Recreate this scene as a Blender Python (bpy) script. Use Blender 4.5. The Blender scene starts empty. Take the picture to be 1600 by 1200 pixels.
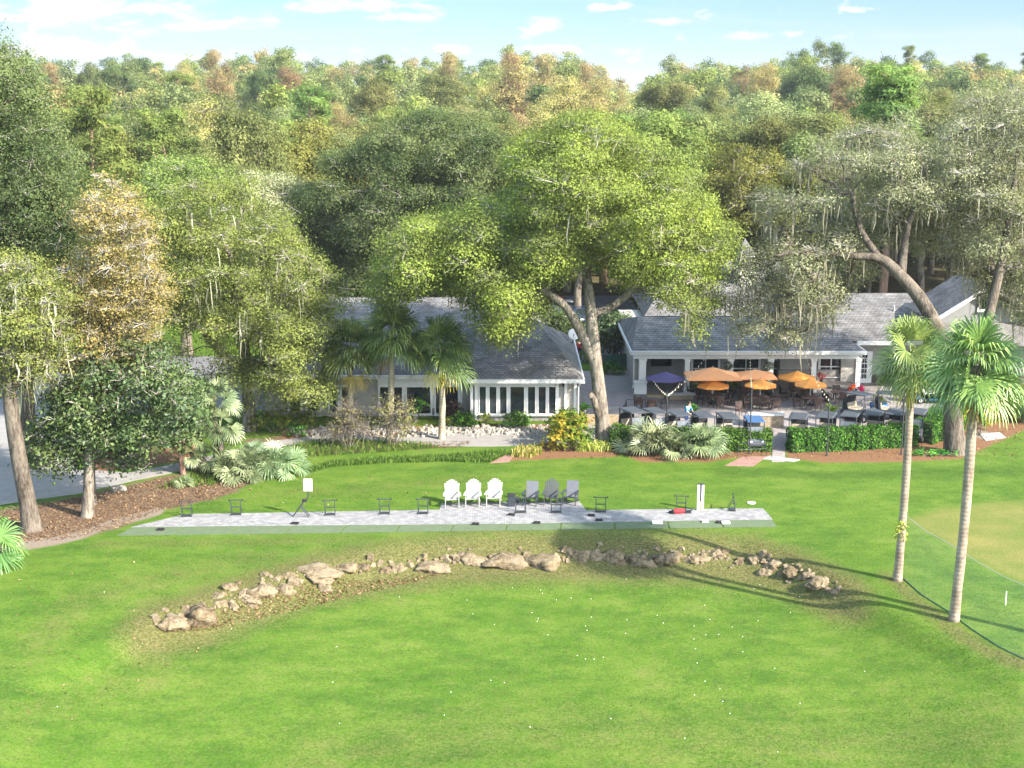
import bpy, math, random
import numpy as np
from mathutils import Vector, Matrix
R = math.radians
rng = np.random.default_rng(7)
random.seed(7)
scene = bpy.context.scene
COL = scene.collection
CAM_H, F, HZ = 22.0, 2200.0, 140.0          # eye height, focal length and horizon row
K = F/1050
PITCH = math.atan((600-HZ)/F); CP, SP = math.cos(PITCH), math.sin(PITCH)

# ---------------------------------------------------------------- terrain
LX = np.array([-60, -30, -22, -14.5, -11.5, -9.0, -6.8, -4.0, 0, 4, 8, 11.2, 13, 14.6, 18, 22, 60.])
LY = np.array([14, 17, 21, 27.3, 28.6, 29.9, 30.9, 31.7, 32.0, 32.1, 31.9, 31.7, 30.9, 29.0, 25, 20, 14.])
def sstep(t):
    t = np.clip(t, 0, 1); return t*t*(3-2*t)
def terrain(x, y):
    x = np.asarray(x, float); y = np.asarray(y, float)
    yc = np.interp(x, LX, LY*K)
    amp = 0.85*(1-0.75*sstep((np.abs(x)-12.5)/7))
    z = -amp*sstep((yc+1.6-y)/4.2)
    z = z + 0.06*np.sin(x*.31+1)*np.sin(y*.2)*sstep((70-y)/12)
    r = x/np.maximum(y, 1)
    z = z + 15.6*sstep((y-150)/400)*(1-0.55*np.exp(-((r-.088)/.02)**2)+.10*np.sin(r*31+.6)+.07*np.sin(r*67))
    return z
def ray(px, py):
    u, v = (px-800)/F, (600-py)/F; return u, CP+v*SP, -SP+v*CP
def G(px, py, z=0.0):
    d = ray(px, py); t = (z-CAM_H)/d[2]; return Vector((d[0]*t, d[1]*t, z))
def GT(px, py):
    z = 0.0
    for _ in range(12):
        p = G(px, py, z); z = 0.5*z+0.5*float(terrain(p.x, p.y))
    return Vector((p.x, p.y, float(terrain(p.x, p.y))))
def P(px, py, Y):
    d = ray(px, py); t = Y/d[1]; return Vector((d[0]*t, Y, CAM_H+d[2]*t))
# ---------------------------------------------------------------- node helpers
class NT:
    def __init__(self, tree):
        self.t = tree; tree.nodes.clear()
    def n(self, typ, **kw):
        nd = self.t.nodes.new(typ)
        for k, v in kw.items(): setattr(nd, k, v)
        return nd
    def l(self, a, b): self.t.links.new(a, b)
    def put(self, sock, v):
        if isinstance(v, bpy.types.NodeSocket): self.l(v, sock)
        else: sock.default_value = v
    def math(self, op, a, b=0.0, clamp=False):
        m = self.n('ShaderNodeMath', operation=op, use_clamp=clamp)
        self.put(m.inputs[0], a); self.put(m.inputs[1], b); return m.outputs[0]
    def mix(self, f, a, b, blend='MIX'):
        m = self.n('ShaderNodeMix', data_type='RGBA', blend_type=blend)
        self.put(m.inputs[0], f)
        for s, v in ((m.inputs[6], a), (m.inputs[7], b)):
            self.put(s, v if isinstance(v, bpy.types.NodeSocket) else (*v[:3], 1))
        return m.outputs[2]
    def noise(self, scale, vec=None, detail=4, rough=.55, dist=0.0):
        m = self.n('ShaderNodeTexNoise'); m.inputs['Scale'].default_value = scale
        m.inputs['Detail'].default_value = detail; m.inputs['Roughness'].default_value = rough
        m.inputs['Distortion'].default_value = dist
        if vec is not None: self.l(vec, m.inputs['Vector'])
        return m.outputs['Fac']
    def ramp(self, f, stops):
        m = self.n('ShaderNodeValToRGB'); self.l(f, m.inputs[0]); e = m.color_ramp.elements
        while len(e) < len(stops): e.new(.5)
        for k, (p, c) in enumerate(stops):
            e[k].position = p; e[k].color = (*c[:3], 1) if not isinstance(c, (int, float)) else (c, c, c, 1)
        return m.outputs[0]
    def attr(self, name):
        m = self.n('ShaderNodeAttribute'); m.attribute_name = name; return m.outputs['Fac']
    def coord(self, which='Object'):
        return self.n('ShaderNodeTexCoord').outputs[which]
    def mapping(self, vec, scale):
        m = self.n('ShaderNodeMapping'); self.l(vec, m.inputs[0]); m.inputs['Scale'].default_value = scale
        return m.outputs[0]
    def bump(self, h, strength=.3, dist=.02):
        m = self.n('ShaderNodeBump'); m.inputs['Strength'].default_value = strength
        m.inputs['Distance'].default_value = dist; self.l(h, m.inputs['Height']); return m.outputs[0]
    def out(self, sh): self.l(sh, self.n('ShaderNodeOutputMaterial').outputs[0] if False else self.n('ShaderNodeOutputMaterial').inputs[0])
    def bsdf(self, col, rough=.7, normal=None, metal=0.0, spec=.3):
        b = self.n('ShaderNodeBsdfPrincipled'); self.put(b.inputs['Base Color'], col if isinstance(col, bpy.types.NodeSocket) else (*col[:3], 1))
        self.put(b.inputs['Roughness'], rough); b.inputs['Metallic'].default_value = metal
        b.inputs['Specular IOR Level'].default_value = spec
        if normal is not None: self.l(normal, b.inputs['Normal'])
        return b.outputs[0]
def newmat(name):
    m = bpy.data.materials.new(name); m.use_nodes = True
    return m, NT(m.node_tree)
def c8(r, g, b):
    f = lambda v: (v/255/12.92 if v/255 <= .04045 else ((v/255+.055)/1.055)**2.4)
    return (f(r), f(g), f(b))
M = {}
def plain(name, col, rough=.6, var=.18, scale=6, metal=0, bump=.15, spec=.3, coord='Object'):
    """a surface with soft wear: two sizes of noise in the colour and a fine bump"""
    m, t = newmat(name); v = t.coord(coord)
    n1 = t.noise(scale, v, 5); n2 = t.noise(scale*7, v, 3)
    f = t.math('ADD', t.math('MULTIPLY', n1, .65), t.math('MULTIPLY', n2, .35))
    d = [c*(1-var) for c in col]; u = [min(1, c*(1+var)) for c in col]
    c = t.ramp(f, [(.3, d), (.7, u)])
    t.out(t.bsdf(c, rough, t.bump(n2, bump, .01), metal, spec)); M[name] = m; return m
def leafmat(name, a, b, c, trans=.42, huevar=.03, valvar=.35, gloss=0.0):
    """leaf colour runs over three tones by the tint stored per leaf; each plant shifts a little"""
    m, t = newmat(name)
    col = t.ramp(t.attr('tint'), [(.12, a), (.5, b), (.88, c)])
    oi = t.n('ShaderNodeObjectInfo').outputs['Random']
    hs = t.n('ShaderNodeHueSaturation')
    t.l(t.math('ADD', t.math('MULTIPLY', oi, huevar*2), .5-huevar), hs.inputs['Hue'])
    t.l(t.math('ADD', t.math('MULTIPLY', oi, valvar), 1-valvar*.5), hs.inputs['Value'])
    t.l(col, hs.inputs['Color']); col = hs.outputs[0]
    d = t.n('ShaderNodeBsdfDiffuse'); t.l(col, d.inputs[0])
    tr = t.n('ShaderNodeBsdfTranslucent'); t.l(t.mix(1, col, (1.0, 1.0, .8), 'MULTIPLY'), tr.inputs[0])
    mx = t.n('ShaderNodeMixShader'); mx.inputs[0].default_value = trans
    t.l(d.outputs[0], mx.inputs[1]); t.l(tr.outputs[0], mx.inputs[2]); o = mx.outputs[0]
    if gloss:
        g = t.n('ShaderNodeBsdfGlossy'); g.inputs['Roughness'].default_value = .5; g.inputs[0].default_value = (.8, .85, .8, 1)
        m2 = t.n('ShaderNodeMixShader'); m2.inputs[0].default_value = gloss
        t.l(o, m2.inputs[1]); t.l(g.outputs[0], m2.inputs[2]); o = m2.outputs[0]
    t.out(o); M[name] = m; return m

YS = [1.0]                                   # depth factor while the buildings are drawn
# ---------------------------------------------------------------- mesh builder
class MB:
    def __init__(self): self.v = []; self.f = []
    def add(self, vs, fs):
        k = len(self.v); self.v += [tuple(p) for p in vs]; self.f += [tuple(i+k for i in f) for f in fs]; return self
    def box(self, c, s, rz=0, rx=0, ry=0, taper=1.0):
        m = Matrix.Rotation(rz, 3, 'Z') @ Matrix.Rotation(ry, 3, 'Y') @ Matrix.Rotation(rx, 3, 'X')
        vs = []
        for z in (-.5, .5):
            t = taper if z > 0 else 1
            for x, y in ((-.5, -.5), (.5, -.5), (.5, .5), (-.5, .5)):
                vs.append(Vector(c)+m @ Vector((x*s[0]*t, y*s[1]*t, z*s[2])))
        return self.add(vs, [(3, 2, 1, 0), (4, 5, 6, 7), (0, 1, 5, 4), (1, 2, 6, 5), (2, 3, 7, 6), (3, 0, 4, 7)])
    def bb(self, a, b):
        return self.box([(p+q)/2 for p, q in zip(a, b)], [abs(q-p) for p, q in zip(a, b)])
    def tube(self, pts, rad, n=8, cap=True):
        pts = [Vector(p) for p in pts]; m = len(pts)
        if not isinstance(rad, (list, tuple)): rad = [rad]*m
        d0 = (pts[1]-pts[0]).normalized(); u = d0.orthogonal().normalized(); vs = []
        for i, p in enumerate(pts):
            d = (pts[min(i+1, m-1)]-pts[max(i-1, 0)]).normalized()
            u = (u-d*u.dot(d)); u = u.normalized() if u.length > 1e-6 else d.orthogonal().normalized()
            w = d.cross(u)
            for k in range(n):
                a = 2*math.pi*k/n; vs.append(p+(u*math.cos(a)+w*math.sin(a))*rad[i])
        fs = [(i*n+k, i*n+(k+1) % n, (i+1)*n+(k+1) % n, (i+1)*n+k) for i in range(m-1) for k in range(n)]
        if cap: fs += [tuple(range(n-1, -1, -1)), tuple(range((m-1)*n, m*n))]
        return self.add(vs, fs)
    def lathe(self, prof, c=(0, 0, 0), n=14, m=None):
        vs = []
        for r, z in prof:
            for k in range(n):
                a = 2*math.pi*k/n; p = Vector((r*math.cos(a), r*math.sin(a), z))
                vs.append((m @ p if m else p)+Vector(c))
        k = len(prof)
        fs = [(i*n+j, i*n+(j+1) % n, (i+1)*n+(j+1) % n, (i+1)*n+j) for i in range(k-1) for j in range(n)]
        fs += [tuple(range(n-1, -1, -1)), tuple(range((k-1)*n, k*n))]
        return self.add(vs, fs)
    def prism(self, poly, z0, z1):
        n = len(poly); vs = [(x, y, z0) for x, y in poly]+[(x, y, z1) for x, y in poly]
        return self.add(vs, [tuple(range(n-1, -1, -1)), tuple(range(n, 2*n))]+[(i, (i+1) % n, n+(i+1) % n, n+i) for i in range(n)])
    def extr(self, prof, x0, x1):
        """profile in (y, z) swept along x"""
        n = len(prof); vs = [(x0, y, z) for y, z in prof]+[(x1, y, z) for y, z in prof]
        return self.add(vs, [tuple(range(n)), tuple(range(2*n-1, n-1, -1))]+[(i, n+i, n+(i+1) % n, (i+1) % n) for i in range(n)])
    def build(self, name, mat, parent=None, smooth=False, off=None, bevel=0):
        me = bpy.data.meshes.new(name)
        v = self.v if YS[0] == 1 else [(x, y*YS[0], z) for x, y, z in self.v]
        if off is not None: v = [tuple(Vector(p)-off) for p in v]
        me.from_pydata(v, [], self.f); me.update()
        return link(name, me, mat, parent, smooth, bevel)
def link(name, me, mat, parent=None, smooth=False, bevel=0):
    o = bpy.data.objects.new(name, me); COL.objects.link(o)
    if mat: me.materials.append(M[mat] if isinstance(mat, str) else mat)
    if smooth: me.polygons.foreach_set('use_smooth', [True]*len(me.polygons))
    if bevel:
        b = o.modifiers.new('bevel', 'BEVEL'); b.width = bevel; b.segments = 2; b.limit_method = 'ANGLE'
    if parent: o.parent = parent
    return o
def tag(o, label, cat, group=None):
    o['label'] = label; o['category'] = cat
    if group: o['group'] = group
    return o
def thing(name, label, cat, loc=(0, 0, 0), rz=0, group=None):
    o = bpy.data.objects.new(name, None); COL.objects.link(o); o.empty_display_size = .2
    o.location = loc; o.rotation_euler = (0, 0, rz); return tag(o, label, cat, group)
def kids(o): return [c for c in bpy.data.objects if c.parent == o]
def tree_of(o): return (o, [tree_of(c) for c in kids(o)])
def dup(tr, loc=None, rz=None, label=None, scale=None, parent=None):
    o, ch = tr; c = o.copy(); COL.objects.link(c); c.parent = parent
    if loc is not None: c.location = loc
    if rz is not None: c.rotation_euler = (0, 0, rz)
    if scale is not None: c.scale = scale
    if label: c['label'] = label
    for s in ch: dup(s, parent=c)
    return c
def struct(o, kind='structure'):
    o['kind'] = kind; return o
def quads(name, V, mat, tint=None, parent=None, n=4):
    """many separate n-cornered faces at once, with a tint per face"""
    V = np.ascontiguousarray(V.reshape(-1, 3), dtype=np.float32); nv = len(V); nf = nv//n
    me = bpy.data.meshes.new(name)
    me.vertices.add(nv); me.loops.add(nv); me.polygons.add(nf)
    me.vertices.foreach_set('co', V.ravel()); me.loops.foreach_set('vertex_index', np.arange(nv, dtype=np.int32))
    me.polygons.foreach_set('loop_start', np.arange(0, nv, n, dtype=np.int32))
    me.polygons.foreach_set('loop_total', np.full(nf, n, dtype=np.int32))
    if tint is not None:
        a = me.attributes.new('tint', 'FLOAT', 'FACE'); a.data.foreach_set('value', np.ascontiguousarray(tint, dtype=np.float32))
    me.update(calc_edges=True); me.validate()
    return link(name, me, mat, parent)
def unit(a): return a/np.maximum(np.linalg.norm(a, axis=-1, keepdims=True), 1e-9)
def leaf_geo(C, N, L, W, rg):
    """diamond leaves centred at C, facing N"""
    n = len(C); t = unit(np.cross(N, rg.normal(size=(n, 3)))); b = np.cross(N, t)
    k = rg.uniform(.5, 1.5, n); L = (L*k)[:, None]; W = (W*k*rg.uniform(.8, 1.2, n))[:, None]
    fold = N*W*.18
    return np.stack([C-t*L*.5, C+b*W*.5+fold, C+t*L*.5, C-b*W*.5+fold], 1)
def foliage(blobs, dens, L, W, rg, spr=.32, per=9, shell=.5, up=.6, droop=0.0):
    """leaf sprigs through the outer shell of every blob (centre, radii)"""
    Vs, Ts = [], []
    for c, r in blobs:
        c = np.array(c, float); r = np.broadcast_to(np.array(r, float), 3); rm = r.mean()
        ns = max(4, int(dens*12.57*rm*rm/per*rg.uniform(.4, 1.2))); d = unit(rg.normal(size=(ns, 3)))
        d[:, 2] = np.where((d[:, 2] < -.35) & (rg.random(ns) < .55), -d[:, 2], d[:, 2])
        rad = shell+(1.08-shell)*rg.random(ns)**.6; rad = np.where(rg.random(ns) < .13, rad+rg.random(ns)*.45, rad)
        pos = c+d*r*rad[:, None]; pos[:, 2] -= droop*(1-d[:, 2])*rm*rg.random(ns)
        bt = rg.random(); st = rg.random(ns)
        C = np.repeat(pos, per, 0)+rg.normal(size=(ns*per, 3))*spr*np.array([1, 1, .6])
        N = unit(np.repeat(d, per, 0)*1.25+np.array([0, 0, up])+rg.normal(size=(ns*per, 3))*.55)
        Vs.append(leaf_geo(C, N, L, W, rg))
        Ts.append(.52*bt+.34*np.repeat(st, per)+.14*rg.random(ns*per))
    return np.concatenate(Vs), np.concatenate(Ts)
def polyfill(poly, n, rg):
    poly = np.array(poly, float); lo, hi = poly.min(0), poly.max(0); out = []
    while len(out) < n:
        q = lo+(hi-lo)*rg.random((4*n, 2)); out += list(q[inpoly(q, poly)])
    return np.array(out[:n])
def inpoly(q, poly):
    poly = np.array(poly, float); x, y = q[..., 0], q[..., 1]; ins = np.zeros(x.shape, bool)
    for (x1, y1), (x2, y2) in zip(poly, np.roll(poly, -1, 0)):
        c = ((y1 > y) != (y2 > y)) & (x < (x2-x1)*(y-y1)/(y2-y1+1e-12)+x1); ins ^= c
    return ins
def segdist(q, poly, closed=True):
    poly = np.array(poly, float); nx = np.roll(poly, -1, 0)
    if not closed: poly, nx = poly[:-1], nx[:-1]
    d = np.full(q.shape[:-1], 1e9)
    for a, b in zip(poly, nx):
        ab = b-a; t = np.clip(((q-a) @ ab)/max(ab @ ab, 1e-9), 0, 1)
        d = np.minimum(d, np.linalg.norm(q-(a+t[..., None]*ab), axis=-1))
    return d
# ---------------------------------------------------------------- foliage and bark materials
leafmat('leaf_live_oak', (.055, .085, .020), (.13, .18, .035), (.25, .32, .06))
leafmat('leaf_central_oak', (.11, .135, .045), (.17, .21, .052), (.255, .315, .06), huevar=.0)
leafmat('leaf_yellow_oak', (.115, .14, .04), (.195, .222, .058), (.29, .305, .08))
leafmat('leaf_dark_oak', (.05, .075, .03), (.105, .14, .052), (.18, .22, .088))
leafmat('leaf_grey_oak', (.15, .165, .085), (.27, .282, .15), (.42, .425, .245), huevar=.0)
leafmat('leaf_gold', (.20, .18, .07), (.34, .29, .11), (.48, .40, .17))
leafmat('leaf_rust', (.16, .13, .06), (.27, .21, .095), (.38, .29, .14))
leafmat('leaf_gold_mix', (.16, .15, .055), (.30, .245, .085), (.47, .36, .13), huevar=.0)
leafmat('leaf_forest', (.09, .11, .042), (.172, .192, .066), (.27, .285, .102), huevar=.03)
leafmat('leaf_forest_pale', (.10, .125, .05), (.21, .23, .095), (.33, .34, .15), huevar=.03)
leafmat('leaf_bare', (.16, .13, .09), (.30, .25, .18), (.45, .38, .26))
leafmat('leaf_pine', (.07, .10, .035), (.14, .185, .05), (.24, .29, .075))
leafmat('leaf_magnolia', (.028, .06, .02), (.058, .105, .03), (.11, .165, .042), trans=.15, gloss=.03)
leafmat('leaf_hedge', (.02, .065, .012), (.055, .145, .022), (.14, .27, .045), trans=.2, gloss=.0)
leafmat('leaf_yellow_hedge', (.12, .15, .015), (.30, .31, .03), (.46, .44, .05))
leafmat('leaf_croton', (.06, .11, .02), (.17, .19, .028), (.42, .21, .04))
leafmat('leaf_shrub', (.025, .07, .014), (.07, .15, .025), (.16, .27, .045))
leafmat('leaf_twiggy', (.12, .12, .055), (.20, .19, .085), (.30, .28, .13))
leafmat('leaf_purple', (.05, .03, .03), (.10, .06, .055), (.16, .12, .08))
leafmat('leaf_palm', (.05, .10, .022), (.115, .19, .04), (.26, .33, .09), trans=.25, gloss=.05)
leafmat('leaf_palm_yellow', (.07, .12, .025), (.165, .235, .045), (.32, .38, .11), trans=.25, gloss=.06)  # lighter, yellower frond green of the tall lawn palms
leafmat('leaf_palm_dead', (.20, .13, .04), (.48, .33, .05), (.60, .48, .10), trans=.2)
leafmat('leaf_palmetto', (.065, .105, .04), (.16, .21, .09), (.28, .33, .17), trans=.2, gloss=.05)
leafmat('leaf_liriope', (.035, .085, .016), (.085, .16, .03), (.17, .26, .055))
leafmat('leaf_variegated', (.10, .17, .03), (.38, .40, .07), (.66, .63, .22))
leafmat('leaf_moss', (.17, .16, .11), (.26, .245, .18), (.37, .345, .265), trans=.35)
leafmat('leaf_fallen', (.075, .045, .024), (.155, .095, .05), (.26, .18, .095), trans=.05)
leafmat('leaf_red', (.25, .01, .015), (.45, .02, .03), (.6, .05, .06))
def barkmat(name, a, b, sc=3.0):
    m, t = newmat(name); v = t.mapping(t.coord(), (1, 1, .3)); n1 = t.noise(sc*.55, v, 7, .7, .5); n2 = t.noise(sc*3.4, v, 5, .7)
    c = t.ramp(t.math('ADD', t.math('MULTIPLY', n1, .6), t.math('MULTIPLY', n2, .4)), [(.41, a), (.57, b)])
    t.out(t.bsdf(c, .9, t.bump(n2, .9, .08), spec=.1)); M[name] = m
barkmat('bark_grey', (.075, .06, .045), (.25, .215, .175))
barkmat('bark_dark', (.042, .033, .025), (.155, .128, .102))
barkmat('bark_pale', (.25, .22, .18), (.46, .42, .36), 4)
barkmat('bark_pine', (.16, .09, .065), (.34, .21, .16), 4)
def palmbark(name, a, b):
    m, t = newmat(name); v = t.coord(); s = t.n('ShaderNodeSeparateXYZ'); t.l(v, s.inputs[0])
    rings = t.math('SINE', t.math('ADD', t.math('MULTIPLY', s.outputs[2], 34), t.math('MULTIPLY', t.noise(3, v), 7)))
    n = t.noise(2.2, t.mapping(v, (1, 1, .5)), 6, .7); n2 = t.noise(22, v, 3)
    f = t.math('ADD', t.math('MULTIPLY', n, .75), t.math('ADD', t.math('MULTIPLY', rings, .025), t.math('MULTIPLY', n2, .25)))
    t.out(t.bsdf(t.ramp(f, [(.34, a), (.62, b)]), .85, t.bump(t.math('ADD', t.math('MULTIPLY', rings, .35), n2), .4, .03), spec=.1)); M[name] = m
palmbark('bark_palm', (.115, .085, .06), (.33, .265, .205))
palmbark('bark_palm_rough', (.14, .11, .07), (.40, .34, .24))

# ---------------------------------------------------------------- broadleaf trees
def skeleton(mb, chains, targets, rg, fork_z, tip=.028, wig=.12, twigs=7, tw_r=.02, blobs=None, tw=None):
    tw = tw or mb
    nodes, par, fix = [], [], []
    for ch in chains:
        prev = ch[0] if isinstance(ch[0], int) else None
        for p in ch[1:] if prev is not None else ch:
            nodes.append(np.array(p[:3], float)); par.append(-1 if prev is None else prev); fix.append(p[3]); prev = len(nodes)-1
    nfix = len(nodes)
    used = np.array([n[2] >= fork_z for n in nodes])
    order = sorted(range(len(targets)), key=lambda i: min(np.linalg.norm(targets[i]-nodes[k]) for k in range(nfix) if used[k]))
    for i in order:
        A = np.array(nodes); d = np.linalg.norm(A-targets[i], axis=1)
        d[:nfix] *= np.where(used[:nfix], .9, 1e6); d += .25*np.maximum(0, A[:, 2]-targets[i][2])
        k = int(d.argmin()); nodes.append(np.array(targets[i], float)); par.append(k); fix.append(None)
    r2 = np.full(len(nodes), tip**2)
    for i in range(len(nodes)-1, -1, -1):
        if par[i] >= 0: r2[par[i]] += r2[i]
    rad = [fix[i] if fix[i] is not None else math.sqrt(r2[i]) for i in range(len(nodes))]
    done = set()
    for ch in chains:                                   # thick limbs as smooth tubes
        pts = [(*nodes[ch[0]], rad[ch[0]]*.8)]+list(ch[1:]) if isinstance(ch[0], int) else list(ch)
        ps, rs = smooth_path(pts); mb.tube(ps, rs, 12)
    for i in range(nfix, len(nodes)):
        a, b = nodes[par[i]], nodes[i]; ln = np.linalg.norm(b-a)
        r0, r1 = min(rad[par[i]]*.85, rad[i]*1.25), rad[i]
        m1 = a+(b-a)*.35+rg.normal(size=3)*wig*ln*.5+np.array([0, 0, ln*.06]); m2 = a+(b-a)*.7+rg.normal(size=3)*wig*ln*.5
        mb.tube([a, m1, m2, b], [r0, r0*.7+r1*.3, r0*.3+r1*.7, r1*.9], 6 if r0 > .06 else 4, cap=False)
    if blobs:
        for c, r in blobs:
            c = np.array(c); r = np.broadcast_to(np.array(r, float), 3)
            for _ in range(twigs):
                d = unit(rg.normal(size=3)); d[2] = abs(d[2])*.8 if rg.random() < .7 else d[2]
                e = c+d*r*rg.uniform(.75, 1.25); m = c+(e-c)*.55+rg.normal(size=3)*.15*r.mean()
                tw.tube([c, m, e], [tw_r, tw_r*.7, tw_r*.35], 3, cap=False)
def smooth_path(pts, sub=4):
    p = np.array([q[:3] for q in pts], float); r = np.array([q[3] for q in pts], float); n = len(p); ps, rs = [], []
    for i in range(n-1):
        p0, p1, p2, p3 = p[max(i-1, 0)], p[i], p[i+1], p[min(i+2, n-1)]
        for k in range(sub):
            t = k/sub
            ps.append(.5*((2*p1)+(-p0+p2)*t+(2*p0-5*p1+4*p2-p3)*t*t+(-p0+3*p1-3*p2+p3)*t**3)); rs.append(r[i]+(r[i+1]-r[i])*t)
    ps.append(p[-1]); rs.append(r[-1]); return [Vector(q) for q in ps], rs
def fill_blobs(poly, Yc, thick, r, gap, rg, tries=6000, keep=None):
    """blobs through the volume whose outline, seen level, is poly; thickness eases off towards the rim"""
    q = polyfill(poly, tries, rg); de = segdist(q, poly)/(F/Yc); mx = max(de.max(), .1); out = []; lob = []
    for (px, py), d in zip(q, de):
        h = thick*math.sqrt(max(0, 1-(1-min(d/mx, 1))**2)); c = np.array(P(px, py, Yc+rg.uniform(-1, 1)*h))
        if not lob or min(np.linalg.norm((c-o)*np.array([1, .8, 1.35])) for o in lob) > r*2.5: lob.append(c)
        if len(lob) > 130: break
    lob = np.array(lob); lr = r*1.5*rg.uniform(.6, 1.3, len(lob)); q = polyfill(poly, tries, rg); de = segdist(q, poly)/(F/Yc)
    for (px, py), d in zip(q, de):
        if d < r*.2: continue
        h = thick*math.sqrt(max(0, 1-(1-min(d/mx, 1))**2)); c = np.array(P(px, py, Yc+rg.uniform(-1, 1)*h))
        if keep and not keep(c): continue
        if np.min(np.linalg.norm((lob-c)*np.array([1, .9, 1.4]), axis=1)/lr) > 1: continue
        if all(np.linalg.norm(c-o[0]) > gap*.8 for o in out):
            rr = r*rg.uniform(.55, 1.05); out.append((c, np.array([rr, rr, rr*.72])*rg.uniform(.7, 1.4, 3)))
    return out
def moss_strands(blobs, n, rg, lo=.5, hi=1.8, w=.042):
    V, T = [], []
    for _ in range(n):
        c, r = blobs[rg.integers(len(blobs))]
        p = c+np.array([rg.normal()*r[0]*.5, rg.normal()*r[1]*.5, -r[2]*rg.uniform(.1, .8)])
        for _ in range(rg.integers(2, 5)):
            q = p+rg.normal(size=3)*np.array([.22, .22, .12]); ln = rg.uniform(lo, hi); a = rg.uniform(0, 3.14)
            s = np.array([math.cos(a), math.sin(a), 0])*w*rg.uniform(.5, 1.3); m = q+rg.normal(size=3)*.08-np.array([0, 0, ln*.55]); e = m+rg.normal(size=3)*.08-np.array([0, 0, ln*.45])
            V += [[q-s, q+s, m+s*.8, m-s*.8], [m-s*.8, m+s*.8, e+s*.15, e-s*.15]]; t = rg.random(); T += [t, t]
    return np.array(V), np.array(T)
def hero(name, label, base, chains, poly, Yc, thick, r, gap, leaf, bark='bark_grey', seed=1, dens=24, L=.27, W=.17,
         fork=4.0, moss=0, twigs=7, spr=.32, per=9, extra=None, cat='tree', keep=None, moss_len=(.5, 1.8), tries=6000, tip=.028):
    rg = np.random.default_rng(seed); root = thing(name, label, cat, base)
    bl = fill_blobs(poly, Yc, thick, r, gap, rg, tries, keep)+(extra or [])
    mb = MB(); tw = MB(); skeleton(mb, chains, [b[0] for b in bl], rg, fork, twigs=twigs, blobs=bl, tip=tip, tw=tw)
    if tw.v: struct(tw.build('twigs', 'bark_pale', root, off=Vector(base)), 'stuff')
    mb.build('trunk', bark, root, True, off=Vector(base))
    V, T = foliage(bl, dens, L, W, rg, spr, per); V = V-np.array(base)
    quads('crown', V, leaf, T, root)
    if moss:
        V, T = moss_strands(bl, moss, rg, *moss_len); struct(quads('hanging_moss', V-np.array(base), 'leaf_moss', T, root), 'stuff')
    return root, bl

# ---------------------------------------------------------------- forest tree kinds (built once, copied)
def forest_kind(kind, seed):
    """trunk and crown meshes of a tree 15 m tall standing at the origin"""
    rg = np.random.default_rng(seed); mb = MB(); bl = []; ah, av = rg.uniform(.8, 1.2), rg.uniform(.75, 1.3)
    if kind in ('oak', 'airy', 'bare'):
        n = {'oak': 22, 'airy': 18, 'bare': 13}[kind]
        for i in range(n*12):
            if len(bl) >= n: break
            d = unit(rg.normal(size=3)); q = rg.random()**.4
            c = np.array([d[0]*q*(3.8 if kind == 'oak' else 2.7)*ah, d[1]*q*(3.8 if kind == 'oak' else 2.7)*ah, 10.2+d[2]*q*(3.7 if kind == 'oak' else 4.4)*av])
            if all(np.linalg.norm(c-o[0]) > 1.75 for o in bl): bl.append((c, np.array([1.55, 1.55, 1.15])*rg.uniform(.55, 1.3, 3)))
        h = 6.2 if kind == 'oak' else 5
        ch = [[(0, 0, -.5, .34), (.1, 0, h*.5, .27), (rg.normal()*.3, rg.normal()*.3, h, .22), (rg.normal()*.5, rg.normal()*.5, 9.5, .13)]]
        skeleton(mb, ch, [b[0] for b in bl], rg, h-.6, tip=.05, twigs=7 if kind == 'oak' else 12, tw_r=.04, blobs=bl)
        if kind == 'oak': V, T = foliage(bl, 105, .195, .13, rg, .32, 14)
        elif kind == 'airy': V, T = foliage(bl, 64, .175, .115, rg, .32, 9, shell=.3)
        else:
            for c, r in bl:
                for _ in range(16):
                    d = unit(rg.normal(size=3)); e = c+d*r*1.15; mb.tube([c+d*r*.3, c+d*r*.8+rg.normal(size=3)*.2, e], [.03, .022, .012], 3, False)
            V, T = foliage(bl, 11, .20, .12, rg, .4, 4, shell=.3)
    else:                                                  # tall pine: flat plates of needles up a bare trunk
        ch = [[(0, 0, -.5, .30), (.15, .1, 5, .24), (.3, 0, 10, .17), (.2, .1, 14.2, .06)]]
        for z in np.arange(8.6, 15, .62):
            a = rg.uniform(0, 6.28); l = rg.uniform(.8, 2.9)*(1-.45*(z-8.6)/6.4)
            for k in range(2):
                b = a+k*rg.uniform(2.2, 4); c = np.array([math.cos(b)*l, math.sin(b)*l, z+.15*l])
                bl.append((c, np.array([1.05, 1.05, .42])*rg.uniform(.75, 1.25)))
        skeleton(mb, ch, [b[0] for b in bl], rg, 7.5, tip=.04, twigs=3, tw_r=.025, blobs=bl)
        V, T = foliage(bl, 75, .32, .08, rg, .22, 12, shell=.2, up=.9)
    me_t = mb.build('trunk', 'bark_pale' if kind == 'bare' else 'bark_pine' if kind == 'pine' else 'bark_grey', None, True)
    me_c = quads('crown', V, 'leaf_forest', T)
    return me_t, me_c

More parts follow.
